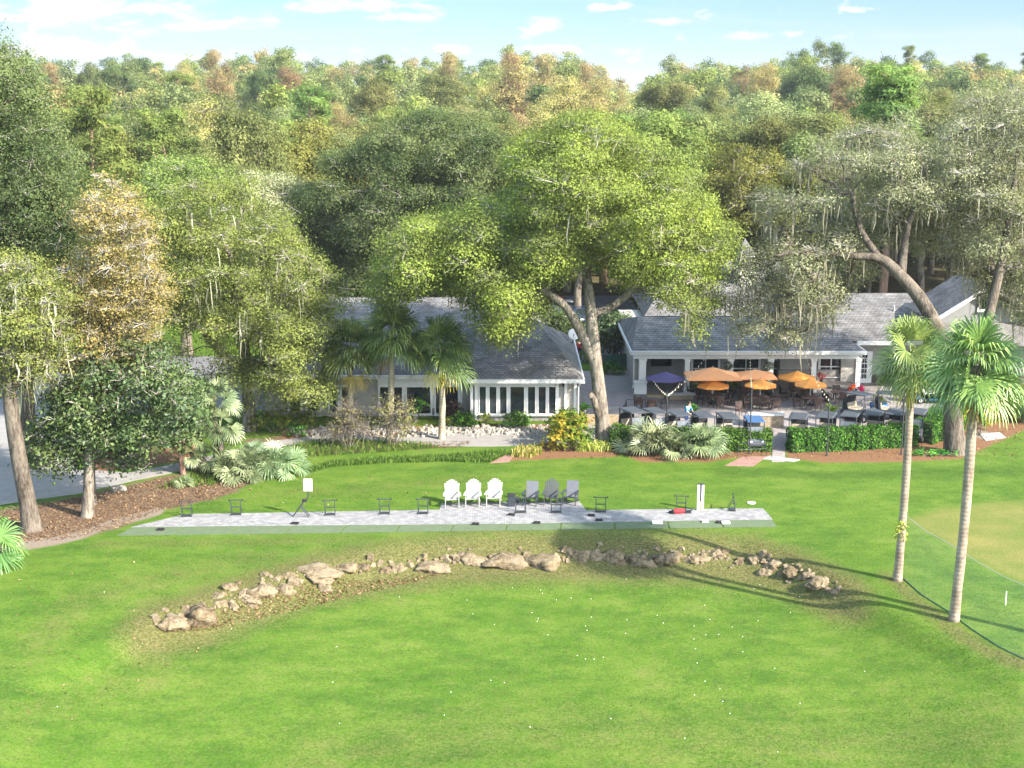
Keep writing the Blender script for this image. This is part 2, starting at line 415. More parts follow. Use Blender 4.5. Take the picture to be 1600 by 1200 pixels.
# ---------------------------------------------------------------- palms and fan plants
def fan_frond(V, T, base, az, el, pet, rad, rg, segs=22, spread=1.95, droop=.45, w=.05, tint=None):
    d = np.array([math.cos(az)*math.cos(el), math.sin(az)*math.cos(el), math.sin(el)]); s = np.array([-math.sin(az), math.cos(az), 0.])
    e = base+d*pet-np.array([0, 0, .16*pet*pet]); sd = s*.022
    m = base+d*pet*.5; tt = rg.random() if tint is None else tint
    V += [[base-sd, base+sd, m+sd, m-sd], [m-sd, m+sd, e+sd*.8, e-sd*.8]]; T += [tt, tt]
    d2 = unit(d-np.array([0, 0, .25+.55*max(0, math.cos(el))])); n = unit(np.cross(s, d2)); n = n if n[2] > 0 else -n; ro = rg.normal()*.55; s, n = s*math.cos(ro)+n*math.sin(ro), n*math.cos(ro)-s*math.sin(ro)
    for k in range(segs):
        a = spread*(2*(k+.5)/segs-1)+rg.normal()*.03; u = d2*math.cos(a)+s*math.sin(a); u = unit(u+n*.22*abs(math.sin(a)))
        r = rad*(1-.28*(a/spread)**2)*rg.uniform(.9, 1.06); b = unit(np.cross(u, n))*w*rad
        p1 = e+u*r*.5; p2 = p1+unit(u-np.array([0, 0, droop*.5]))*r*.28; p3 = p2+unit(u-np.array([0, 0, droop*2.4+rg.random()*.5]))*r*.26
        t = min(1, max(0, tt*.6+rg.random()*.4))
        V += [[e-b*.15, e+b*.15, p1+b*.5, p1-b*.5], [p1-b*.5, p1+b*.5, p2+b*.38, p2-b*.38], [p2-b*.38, p2+b*.38, p3+b*.05, p3-b*.05]]; T += [t, t, t]
def palm(label, base, top, r0, r1, crown_r, seed, leaf='leaf_palm', fronds=34, dead=5, group=None, boots=True, bark='bark_palm', bend=.15, low=2.1):
    rg = np.random.default_rng(seed); base = Vector(base); top = Vector(top); root = thing('sabal_palm', label, 'palm', base, group=group)
    h = top-base; mb = MB(); pts = []
    for k in range(9):
        t = k/8; q = h*t; q.x += bend*math.sin(t*3.1); pts.append((q.x, q.y, q.z-(.2 if k == 0 else 0), (r0*1.25 if k == 0 else r0+(r1-r0)*t)*(1+.04*rg.normal())))
    ps, rs = smooth_path(pts, 3); mb.tube(ps, rs, 14); mb.build('trunk', bark, root, True)
    if boots:
        mb = MB()
        for k in range(46):
            a = k*2.4; z = h.z-1.15+1.1*k/46; rr = r1*1.0
            c = Vector((h.x*(z/h.z)+math.cos(a)*rr, h.y*(z/h.z)+math.sin(a)*rr, z)); mb.tube([c, c+Vector((math.cos(a)*.16, math.sin(a)*.16, .3))], [.06, .025], 4)
        mb.build('leaf_boots', 'bark_dark', root)
    V, T = [], []; c0 = np.array(h); k_ = crown_r/2.0
    for k in range(fronds):
        t = k/fronds; az = k*2.399+rg.normal()*.15; el = 1.5-low*t**.8+rg.normal()*.2
        fan_frond(V, T, c0+np.array([0, 0, .25-.5*t]), az, el, k_*rg.uniform(.55, .9), k_*rg.uniform(1.0, 1.25), rg, segs=26, droop=.36)
    quads('crown', np.array(V), leaf, np.array(T), root)
    if dead:
        V, T = [], []
        for k in range(dead):
            fan_frond(V, T, c0+np.array([0, 0, -.4]), rg.uniform(0, 6.28), -.95+rg.normal()*.15, k_*.75, k_*.8, rg, droop=.9, segs=16)
        quads('dead_fronds' if dead > 1 else 'dead_frond', np.array(V), 'leaf_palm_dead', np.array(T), root)
    return root
def fan_clump(name, label, base, heads, seed, leaf='leaf_palmetto', cat='palmetto', group=None, stems=True):
    """low fan plant: heads = (dx, dy, height, size, fronds)"""
    rg = np.random.default_rng(seed); root = thing(name, label, cat, base, group=group); V, T = [], []; mb = MB()
    for dx, dy, hz, sz, nf in heads:
        c = np.array([dx, dy, hz])
        if stems: mb.tube([(dx*.8, dy*.8, -.1), (dx*.9+.05, dy*.9, hz*.5), (dx, dy, hz)], [.12*sz+.03, .10*sz+.03, .08*sz+.03], 7)
        for k in range(nf):
            fan_frond(V, T, c, k*2.399+rg.normal()*.2, rg.uniform(-.35 if hz > .8 else .1, 1.35), sz*rg.uniform(.45, .8), sz*rg.uniform(.5, .7), rg, segs=15, droop=.2, spread=1.7, w=.075)
    quads('crown', np.array(V), leaf, np.array(T), root)
    if stems: mb.build('trunk', 'bark_dark', root, True)
    return root
def shrub(name, label, base, blobs, leaf, seed, dens=60, L=.16, W=.10, spr=.16, per=8, cat='shrub', group=None, stems=6, stem_r=.022, shell=.45, twigs=0):
    rg = np.random.default_rng(seed); root = thing(name, label, cat, base, group=group)
    V, T = foliage(blobs, dens, L, W, rg, spr, per, shell=shell); quads('foliage', V, leaf, T, root)
    mb = MB()
    for k in range(stems):
        c, r = blobs[k % len(blobs)]; r = np.broadcast_to(np.array(r, float), 3); e = np.array(c)+rg.normal(size=3)*.3*r
        mb.tube([(e[0]*.15, e[1]*.15, -.05), (e[0]*.55, e[1]*.5, e[2]*.5), e], [stem_r*1.4, stem_r, stem_r*.5], 5)
    for _ in range(twigs):
        c, r = blobs[rg.integers(len(blobs))]; r = np.broadcast_to(np.array(r, float), 3); d = unit(rg.normal(size=3)+np.array([0, 0, .5]))
        mb.tube([np.array(c)-d*r*.5, np.array(c)+d*r*.4+rg.normal(size=3)*.08, np.array(c)+d*r*1.1], [.012, .009, .004], 3, False)
    mb.build('stem' if stems < 2 else 'stems', 'bark_grey', root)
    return root
def hedge(label, pts, w, h, leaf, seed, dens=240, L=.13, W=.085, group=None, cat='hedge', name='clipped_hedge'):
    """clipped hedge along a ground line"""
    rg = np.random.default_rng(seed); pts = [Vector(p) for p in pts]; base = pts[0].copy(); root = thing(name, label, cat, base, group=group)
    C, N = [], []; mb = MB()
    for a, b in zip(pts[:-1], pts[1:]):
        d = (b-a); ln = d.length; d.normalize(); s = Vector((-d.y, d.x, 0)); n = int(dens*ln*(w+2*h)); t = rg.random(n)*ln
        f = rg.choice(4, n, p=np.array([w, h, h*.8, .35])/(w+1.8*h+.35)); u = rg.uniform(-.5, .5, n); v = rg.random(n)
        x = np.where(f == 0, u*w, np.where(f == 1, -.5*w, np.where(f == 2, .5*w, u*w))); z = np.where(f == 0, h, np.where(f == 3, h*v, h*v))
        nn = np.stack([np.where(f == 1, -1, np.where(f == 2, 1, 0)), np.zeros(n), np.where(f == 0, 1, .25)], 1).astype(float)
        t = np.where(f == 3, np.where(rg.random(n) < .5, 0, ln), t); nn[:, 1] = np.where(f == 3, np.where(t > 0, 1, -1), 0)
        wob = .06*np.sin(t*2.3+seed)+.05*np.sin(t*5.1)+rg.normal(size=n)*.05
        x = x+nn[:, 0]*wob; z = z+np.where(f == 0, wob*.8, 0)
        C.append(np.array(a-base)[None]+t[:, None]*np.array(d)+x[:, None]*np.array(s)+z[:, None]*np.array([0, 0, 1.]))
        N.append(nn[:, :1]*np.array(s)+nn[:, 1:2]*np.array(d)+nn[:, 2:]*np.array([0, 0, 1.]))
        ai, bi = a+d*.15, b-d*.15; q = [ai+s*(w*.5-.14), bi+s*(w*.5-.14), bi-s*(w*.5-.14), ai-s*(w*.5-.14)]; mb.prism([((p-base).x, (p-base).y) for p in q], -.05, h-.14)
    C = np.concatenate(C); N = unit(np.concatenate(N)+rg.normal(size=C.shape)*.55); k = rg.random(len(C))
    cl = .5+.5*np.sin(C[:, 0]*3.1+C[:, 2]*4+np.sin(C[:, 1]*2)*2)
    quads('foliage', leaf_geo(C, N, L, W, rg), leaf, .6*k+.4*cl*rg.random(len(C)), root)
    mb.build('twig_core', 'hedge_core', root); return root
plain('hedge_core', (.03, .045, .018), .95)
def blades(name, pts, h, w, mat, rg, parent=None, lean=.5):
    """strap leaves arching out of every ground point"""
    n = len(pts); a = rg.uniform(0, 6.28, n); o = np.stack([np.cos(a), np.sin(a), np.zeros(n)], 1); s = np.stack([-np.sin(a), np.cos(a), np.zeros(n)], 1)*w*.5
    hh = (h*rg.uniform(.6, 1.2, n))[:, None]; z = np.array([0, 0, 1.]); p = np.array(pts); m = p+z*hh*.75+o*hh*lean*.4; e = p+z*hh*rg.uniform(.6, 1, (n, 1))+o*hh*lean*1.1
    V = np.concatenate([np.stack([p-s, p+s, m+s*.9, m-s*.9], 1), np.stack([m-s*.9, m+s*.9, e+s*.1, e-s*.1], 1)]); t = rg.random(n)
    return quads(name, V, mat, np.concatenate([t, t]), parent)
# ---------------------------------------------------------------- camera, sun, sky
cam = bpy.data.cameras.new('camera'); cam.lens = 36*F/1600; cam.sensor_width = 36; 
cam.clip_start = .5; cam.clip_end = 30000
camo = bpy.data.objects.new('camera', cam); COL.objects.link(camo); camo.location = (0, 0, CAM_H); camo.rotation_euler = (R(90)-PITCH, 0, 0)
scene.camera = camo
SUN_AZ, SUN_EL = R(126), R(33)
tos = Vector((math.sin(SUN_AZ)*math.cos(SUN_EL), math.cos(SUN_AZ)*math.cos(SUN_EL), math.sin(SUN_EL)))
sl = bpy.data.lights.new('sun', 'SUN'); sl.energy = 2.45; sl.angle = R(.53); sl.color = (1, .93, .82)
so = bpy.data.objects.new('sun', sl); COL.objects.link(so); so.rotation_euler = tos.to_track_quat('Z', 'Y').to_euler(); so.location = (60, -10, 60)
w = bpy.data.worlds.new('World'); scene.world = w; w.use_nodes = True; t = NT(w.node_tree)
sky = t.n('ShaderNodeTexSky', sky_type='NISHITA'); sky.sun_disc = False; sky.sun_elevation = SUN_EL; sky.sun_rotation = SUN_AZ
sky.air_density = 1.0; sky.dust_density = .6; sky.ozone_density = 2.5
v = t.coord('Generated'); s = t.n('ShaderNodeSeparateXYZ'); t.l(v, s.inputs[0])
vm = t.n('ShaderNodeMapping'); t.l(v, vm.inputs[0]); vm.inputs['Scale'].default_value = (30, 30, 95); cn = t.noise(1, vm.outputs[0], 8, .62, .35)
vm2 = t.n('ShaderNodeMapping'); t.l(v, vm2.inputs[0]); vm2.inputs['Scale'].default_value = (6, 6, 60); vm2.inputs['Location'].default_value = (.4, 1.7, 2.2); cn2 = t.noise(1, vm2.outputs[0], 7, .6, .3)
acc = None
for px, py, rx, ry, k in ((150, 20, 210, 26, 1.0), (60, 78, 190, 26, .95), (330, 92, 240, 15, .8), (500, 95, 150, 10, .7), (290, 38, 70, 12, .8), (560, 12, 95, 13, 1.0), (640, 26, 55, 8, .9), (850, 40, 42, 11, 1.0), (930, 12, 34, 9, 1.0), (880, 80, 130, 10, .85), (1040, 31, 42, 8, .95), (1180, 56, 75, 9, .95), (1275, 35, 38, 5, .8), (1345, 15, 32, 5, .8), (700, 78, 90, 7, .6), (1020, 92, 80, 5, .5), (120, 108, 200, 8, .6)):
    d = Vector(ray(px, py)).normalized(); ax = rx/F; az = ry/F
    e = t.math('ADD', t.math('POWER', t.math('DIVIDE', t.math('SUBTRACT', s.outputs[0], d.x), ax), 2.0), t.math('POWER', t.math('DIVIDE', t.math('SUBTRACT', s.outputs[2], d.z), az), 2.0))
    g = t.math('MULTIPLY', t.math('POWER', 2.718, t.math('MULTIPLY', e, -.9)), k); acc = g if acc is None else t.math('MAXIMUM', acc, g)
front = t.math('GREATER_THAN', s.outputs[1], 0.0)
cmix = t.math('ADD', t.math('MULTIPLY', acc, 1.0), t.math('MULTIPLY', t.math('SUBTRACT', cn, .5), 3.4))
cm = t.math('MULTIPLY', front, t.math('MAXIMUM', t.ramp(cmix, [(.46, 0.0), (.84, 1.0)]), t.math('MULTIPLY', t.ramp(cn2, [(.54, 0.0), (.78, 1.0)]), .28)))
low = t.ramp(s.outputs[2], [(0.0, (.136, .163, .219)), (.06, (.108, .142, .226)), (.22, (1.09, .95, .76))])
sky_c = t.mix(1, sky.outputs[0], low, 'MULTIPLY')
col = t.mix(t.math('MULTIPLY', cm, .86), sky_c, (1.02, 1.02, 1.04))
bg = t.n('ShaderNodeBackground'); t.l(col, bg.inputs[0]); bg.inputs[1].default_value = .15
t.l(bg.outputs[0], t.n('ShaderNodeOutputWorld').inputs[0])
vs_ = scene.view_settings; vs_.view_transform = 'Standard'; vs_.look = 'None'; vs_.gamma = 1; vs_.exposure = 2.8; vs_.use_curve_mapping = False
cy = scene.cycles; cy.max_bounces = 8; cy.diffuse_bounces = 5; cy.glossy_bounces = 3; cy.transmission_bounces = 4; cy.transparent_max_bounces = 6
cy.caustics_reflective = cy.caustics_refractive = False; cy.use_denoising = True; cy.use_adaptive_sampling = True; cy.adaptive_threshold = .008
try: cy.denoising_prefilter = 'ACCURATE'
except Exception: pass

# ---------------------------------------------------------------- ground
def ground_mat():
    m, t = newmat('ground'); v = t.coord(); A = t.attr
    big = t.noise(.22, v, 4, .6); mid = t.noise(1.1, v, 5, .65); fine = t.noise(9, v, 4, .7); micro = t.noise(38, v, 3, .8)
    streak = t.noise(1, t.mapping(v, (.45, .8, 1)), 5, .6)
    g = t.math('ADD', t.math('MULTIPLY', big, .40), t.math('ADD', t.math('MULTIPLY', mid, .18), t.math('MULTIPLY', streak, .42)))
    grass = t.ramp(g, [(.35, (.032, .077, .008)), (.475, (.056, .111, .011)), (.56, (.079, .132, .016)), (.66, (.112, .140, .029))])
    thatch = t.ramp(t.math('ADD', t.math('MULTIPLY', t.noise(3.1, v, 5, .75), .6), t.math('MULTIPLY', micro, .4)), [(.50, 0.0), (.64, .55)])
    grass = t.mix(thatch, grass, (.122, .126, .036))
    grass = t.mix(t.ramp(t.noise(1.7, v, 6, .75), [(.53, 0.0), (.68, .6)]), grass, (.036, .075, .014))
    micro2 = t.ramp(t.math('ADD', t.math('MULTIPLY', fine, .45), t.math('MULTIPLY', micro, .55)), [(.34, .45), (.50, 1.0), (.66, 1.5)])
    def band(att, sharp, lo=.35, hi=.65, n=None):
        return t.ramp(t.math('ADD', A(att), t.math('MULTIPLY', t.math('SUBTRACT', n or mid, .5), sharp)), [(lo, 0.0), (hi, 1.0)])
    dry = t.ramp(fine, [(.35, (0.060, 0.060, 0.019)), (.65, (0.132, 0.110, 0.046))])
    c = t.mix(t.math('MULTIPLY', band('dry', 1.5, .3, .9, t.math('ADD', t.math('MULTIPLY', mid, .5), t.math('MULTIPLY', fine, .5))), .85), grass, dry)
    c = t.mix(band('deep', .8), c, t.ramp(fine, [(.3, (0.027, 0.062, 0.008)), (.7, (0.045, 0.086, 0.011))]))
    green = t.ramp(t.math('ADD', t.math('MULTIPLY', big, .5), t.math('MULTIPLY', streak, .5)), [(.35, (.075, .112, .018)), (.5, (.118, .128, .032)), (.65, (.155, .145, .042))])
    c = t.mix(band('putting', .35), c, green)
    c = t.mix(1, c, micro2, 'MULTIPLY')
    litter = t.ramp(t.math('ADD', t.math('MULTIPLY', fine, .5), t.math('MULTIPLY', micro, .5)), [(.3, (0.046, 0.030, 0.022)), (.46, (0.101, 0.066, 0.044)), (.58, (0.151, 0.102, 0.064)), (.72, (0.210, 0.155, 0.088))])
    c = t.mix(band('litter', 1.0), c, litter)
    mulch = t.ramp(t.math('ADD', t.math('MULTIPLY', fine, .4), t.math('MULTIPLY', micro, .6)), [(.3, (0.063, 0.027, 0.015)), (.5, (0.151, 0.079, 0.042)), (.7, (0.218, 0.134, 0.074))])
    c = t.mix(band('mulch', .5), c, mulch)
    sand = t.ramp(fine, [(.3, (0.126, 0.097, 0.076)), (.7, (0.227, 0.181, 0.139))])
    c = t.mix(band('sand', .5), c, sand)
    wood = t.ramp(mid, [(.3, (.035, .04, .018)), (.7, (.12, .095, .05))])
    c = t.mix(band('wood', .3), c, wood)
    h = t.math('ADD', t.math('MULTIPLY', fine, .6), t.math('MULTIPLY', micro, .6))
    t.out(t.bsdf(c, .9, t.bump(h, .55, .05), spec=.08)); M['ground'] = m
ground_mat()
def axis(segs):
    out = []
    for a, b, st in segs: out += list(np.arange(a, b, st))
    return np.array(out)
gx = axis([(-46, 46, .3)]); far = np.cumsum(.45*1.18**np.arange(1, 47)); gx = np.concatenate([-46-far[::-1], gx, 46+far])
gy = np.concatenate([axis([(-60, 36, 12), (36, 126, .45), (126, 260, 4), (260, 640, 10)]), 640+np.cumsum(14*1.25**np.arange(1, 20))])
X, Y = np.meshgrid(gx, gy); Z = terrain(X, Y); ny, nx = X.shape
def wpoly(px): return [(p.x, p.y) for p in (GT(a, b) for a, b in px)]
def spoly(px): return [(x, y/K) for x, y in wpoly(px)]
Q = np.stack([X, Y/K], -1)
def soft(px, edge=.5):
    p = spoly(px); d = segdist(Q, p); return np.clip(.5+np.where(inpoly(Q, p), d, -d)/(2*edge), 0, 1)
def sample(a, x, y):
    return a[np.clip(np.searchsorted(gy, y), 0, len(gy)-1), np.clip(np.searchsorted(gx, x), 0, len(gx)-1)]
near = lambda px, wd: np.clip(1-segdist(Q, spoly(px), False)/wd, 0, 1)
LEDGE = [(240, 978), (330, 955), (410, 920), (500, 897), (600, 888), (700, 876), (800, 872), (900, 872), (1000, 872), (1100, 873), (1180, 880), (1240, 893), (1312, 925)]
at = {}
at['dry'] = np.maximum.reduce([near(LEDGE, 2.4)*1.25, near([(150, 850), (400, 846), (700, 842), (1000, 838), (1190, 834)], 1.0)*.55,
    near([(60, 1000), (120, 940), (240, 905), (420, 868)], 2.6)*.5, near([(-60, 1130), (150, 1080), (330, 1010)], 3.0)*.42, near([(480, 1190), (800, 1140), (1200, 1160), (1700, 1130)], 4)*.46,
    near([(1395, 905), (1440, 945), (1490, 985), (1545, 1018), (1660, 1060)], 1.1)*.85, near([(420, 770), (560, 765), (760, 745)], 1.8)*.45, near([(640, 905), (950, 895), (1300, 945)], 1.2)*.4])
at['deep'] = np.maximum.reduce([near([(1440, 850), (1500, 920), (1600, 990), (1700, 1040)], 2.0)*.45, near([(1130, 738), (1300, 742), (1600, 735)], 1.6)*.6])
at['putting'] = soft([(1418, 812), (1470, 795), (1560, 783), (1800, 772), (1900, 960), (1700, 955), (1600, 912), (1500, 862)], 1.1)
at['litter'] = np.maximum.reduce([soft([(-120, 845), (-60, 810), (0, 797), (120, 777), (225, 752), (285, 738), (400, 750), (352, 776), (255, 797), (195, 822), (120, 842), (0, 853), (-120, 862)], .7),
    soft([(380, 688), (500, 676), (560, 690), (740, 690), (720, 698), (600, 703), (480, 712), (400, 712)], .5)])
at['mulch'] = np.maximum.reduce([soft([(945, 690), (955, 700), (1000, 722), (1110, 722), (1140, 716), (1205, 712), (1205, 690), (1230, 690), (1230, 716), (1290, 723), (1400, 722), (1502, 717), (1550, 695), (1600, 672), (1700, 650), (1700, 610), (1520, 645), (1480, 672), (1220, 678)], .35),
    soft([(760, 722), (800, 720), (880, 716), (965, 714), (965, 690), (850, 692), (840, 706), (795, 712)], .3), soft([(130, 742), (300, 718), (322, 700), (300, 690), (150, 708)], .4), soft([(440, 668), (900, 662), (900, 674), (440, 686)], .35)])
at['sand'] = np.maximum.reduce([near([(-80, 862), (60, 850), (120, 838), (175, 818), (245, 800)], .75), near([(0, 780), (150, 775)], .3)*.5, soft([(1528, 672), (1560, 678), (1552, 688), (1520, 684)], .3)])
at['wood'] = sstep((Y-128)/10)
me = bpy.data.meshes.new('ground'); nv = nx*ny
me.vertices.add(nv); me.vertices.foreach_set('co', np.stack([X, Y, Z], -1).astype(np.float32).ravel())
ii = np.arange(nv).reshape(ny, nx); fq = np.stack([ii[:-1, :-1], ii[:-1, 1:], ii[1:, 1:], ii[1:, :-1]], -1).reshape(-1, 4); nf = len(fq)
me.loops.add(nf*4); me.polygons.add(nf); me.loops.foreach_set('vertex_index', fq.astype(np.int32).ravel())
me.polygons.foreach_set('loop_start', np.arange(0, nf*4, 4, dtype=np.int32)); me.polygons.foreach_set('loop_total', np.full(nf, 4, dtype=np.int32))
me.polygons.foreach_set('use_smooth', np.ones(nf, bool))
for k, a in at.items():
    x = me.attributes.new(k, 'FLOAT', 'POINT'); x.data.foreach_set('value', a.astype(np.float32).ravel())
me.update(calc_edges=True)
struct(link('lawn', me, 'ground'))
m, t = newmat('haze'); pv = t.n('ShaderNodeVolumePrincipled'); pv.inputs['Color'].default_value = (.95, .97, 1, 1); pv.inputs['Density'].default_value = .0001; pv.inputs['Anisotropy'].default_value = .2
t.l(pv.outputs[0], t.n('ShaderNodeOutputMaterial').inputs['Volume']); M['haze'] = m
ex = float(gx[-1])+50; mb = MB(); mb.bb((-ex, float(gy[0])-50, -4), (ex, float(gy[-1])+50, 62)); struct(mb.build('haze', 'haze'), 'stuff')
# ---------------------------------------------------------------- hard surfaces
def paver_mat(name, a, b, gap, sc, w=.5, h=.25):
    m, t = newmat(name); v = t.coord(); br = t.n('ShaderNodeTexBrick'); t.l(v, br.inputs['Vector'])
    br.inputs['Scale'].default_value = sc; br.inputs['Mortar Size'].default_value = .022; br.inputs['Brick Width'].default_value = w; br.inputs['Row Height'].default_value = h
    br.inputs['Color1'].default_value = (*a, 1); br.inputs['Color2'].default_value = (*b, 1); br.inputs['Mortar'].default_value = (*gap, 1)
    n = t.noise(2.5, v, 5, .6); n2 = t.noise(30, v, 3)
    c = t.mix(1, br.outputs[0], t.ramp(t.math('ADD', t.math('MULTIPLY', n, .7), t.math('MULTIPLY', n2, .3)), [(.3, .72), (.7, 1.15)]), 'MULTIPLY')
    t.out(t.bsdf(c, .85, t.bump(br.outputs['Fac'], -.3, .01), spec=.2)); M[name] = m
paver_mat('tee_paver', (.27, .262, .255), (.175, .17, .17), (.10, .097, .097), 2.3, .6, .42)
paver_mat('patio_paver', (0.286, 0.252, 0.235), (0.239, 0.210, 0.202), (0.176, 0.155, 0.143), 2.6)
paver_mat('brick_paver', (.28, .16, .13), (.24, .135, .11), (.18, .115, .095), 3.2)
plain('concrete', (0.210, 0.196, 0.182), .9, .16, 1.6, bump=.25)
plain('asphalt', (.13, .127, .134), .92, .22, 1.2, bump=.3)
plain('white_concrete', (0.302, 0.281, 0.256), .9, .1, 2)
HARD = []
def sheet(name, px, mat, z, thick=0.0):
    mb = MB(); p = [(G(a, b).x, G(a, b).y) for a, b in px]; HARD.append(p)
    ar = sum(p[i][0]*p[(i+1) % len(p)][1]-p[(i+1) % len(p)][0]*p[i][1] for i in range(len(p)))
    if ar < 0: p = p[::-1]
    mb.prism(p, -.12, z); return struct(mb.build(name, mat))
sheet('cart_road', [(-260, 640), (-60, 640), (62, 655), (112, 700), (118, 733), (200, 739), (286, 722), (330, 712), (420, 690), (520, 678), (600, 682), (690, 678), (850, 674), (850, 692), (840, 696), (760, 698), (690, 697), (560, 686), (470, 694), (380, 704), (335, 716), (290, 735), (205, 752), (120, 772), (50, 781), (0, 789), (-260, 830)], 'concrete', .014)
sheet('parking_lot', [(-200, 632), (60, 652), (200, 648), (430, 640), (430, 560), (-300, 540)], 'asphalt', .010)
sheet('rear_parking_lot', [(760, 566), (1000, 566), (1010, 500), (980, 462), (760, 462)], 'asphalt', .010)
sheet('patio', [(900, 642), (903, 580), (985, 580), (1345, 580), (1420, 585), (1420, 640), (1405, 690), (1228, 690), (1226, 722), (1206, 722), (1206, 690), (955, 690), (950, 672), (920, 655)], 'patio_paver', .018)
sheet('cart_path', [(1420, 700), (1450, 668), (1474, 648), (1500, 634), (1560, 620), (1720, 600), (1720, 590), (1500, 606), (1420, 586)], 'concrete', .022)
sheet('walkway', [(850, 674), (905, 660), (950, 672), (958, 690), (940, 694), (850, 692)], 'concrete', .020)
sheet('brick_landing', [(1132, 728), (1160, 714), (1200, 713), (1176, 729)], 'brick_paver', .020)
sheet('brick_step', [(766, 724), (788, 712), (802, 711), (796, 722)], 'brick_paver', .018)
sheet('landing_edge', [(1192, 718), (1203, 713), (1250, 719), (1238, 722)], 'white_concrete', .05)
sheet('tee_pavers', [(205, 824), (290, 804), (470, 801), (687, 797), (690, 787), (800, 785), (905, 784), (916, 798), (1060, 796), (1192, 795), (1207, 812), (800, 819)], 'tee_paver', .03)
sheet('bed_slab', [(1530, 678), (1562, 676), (1572, 684), (1540, 689)], 'white_concrete', .03)

# ---------------------------------------------------------------- building materials
def shingle_mat(name, a, b):
    m, t = newmat(name); g = t.n('ShaderNodeNewGeometry'); sp = t.n('ShaderNodeSeparateXYZ'); t.l(g.outputs['Position'], sp.inputs[0])
    sn = t.n('ShaderNodeSeparateXYZ'); t.l(g.outputs['Normal'], sn.inputs[0])
    k = t.math('GREATER_THAN', t.math('ABSOLUTE', sn.outputs[0]), t.math('ABSOLUTE', sn.outputs[1]))
    u = t.math('ADD', t.math('MULTIPLY', sp.outputs[1], k), t.math('MULTIPLY', sp.outputs[0], t.math('SUBTRACT', 1.0, k)))
    cb = t.n('ShaderNodeCombineXYZ'); t.l(u, cb.inputs[0]); t.l(t.math('MULTIPLY', sp.outputs[2], 2.0), cb.inputs[1])
    br = t.n('ShaderNodeTexBrick'); t.l(cb.outputs[0], br.inputs['Vector']); br.inputs['Scale'].default_value = 1.7
    br.inputs['Mortar Size'].default_value = .035; br.inputs['Brick Width'].default_value = .55; br.inputs['Row Height'].default_value = .27; br.inputs['Bias'].default_value = -.1
    br.inputs['Color1'].default_value = (*a, 1); br.inputs['Color2'].default_value = (*b, 1); br.inputs['Mortar'].default_value = (*[c*.55 for c in a], 1)
    n = t.noise(.9, g.outputs['Position'], 5, .65)
    c = t.mix(1, br.outputs[0], t.ramp(n, [(.34, .62), (.66, 1.3)]), 'MULTIPLY')
    t.out(t.bsdf(c, .9, t.bump(br.outputs['Fac'], -.5, .02), spec=.15)); M[name] = m
shingle_mat('shingle', (.125, .118, .112), (.18, .168, .16))
def siding_mat(name, col, step=.18, dark=.75):
    m, t = newmat(name); g = t.n('ShaderNodeNewGeometry'); sp = t.n('ShaderNodeSeparateXYZ'); t.l(g.outputs['Position'], sp.inputs[0])
    f = t.math('FRACT', t.math('DIVIDE', sp.outputs[2], step))
    n = t.noise(1.5, g.outputs['Position'], 4); c = t.mix(t.ramp(f, [(.0, 1.0), (.10, 0.0)]), col, [q*dark for q in col])
    c = t.mix(1, c, t.ramp(n, [(.3, .88), (.7, 1.08)]), 'MULTIPLY')
    t.out(t.bsdf(c, .75, t.bump(f, .5, .02), spec=.25)); M[name] = m
siding_mat('siding', (.34, .318, .285)); siding_mat('siding_gray', (.20, .20, .20)); siding_mat('brick_base', (.25, .228, .212), .11, .6)
plain('white_trim', (.70, .68, .65), .5, .05, 3, bump=.04)
plain('gutter_white', (.52, .51, .49), .5, .06, 3, bump=.05)
plain('ceiling', (.62, .60, .56), .8, .06, 2)
plain('dark_base', (.06, .04, .035), .8)
plain('metal_black', (.022, .023, .026), .45, .25, 8, metal=.2)
plain('rail_black', (.035, .036, .04), .5, .2, 8)
plain('screen', (.008, .008, .01), .2, .1, 4, bump=0)
def glass_mat(name, col):
    m, t = newmat(name); n = t.noise(.6, t.coord(), 3)
    t.out(t.bsdf(t.ramp(n, [(.3, col), (.7, [c*1.9 for c in col])]), .06, None, spec=.7)); M[name] = m
glass_mat('glass', (.012, .017, .020)); glass_mat('glass_blue', (.10, .17, .20))
plain('curtain', (.70, .74, .76), .8, .06, 4)

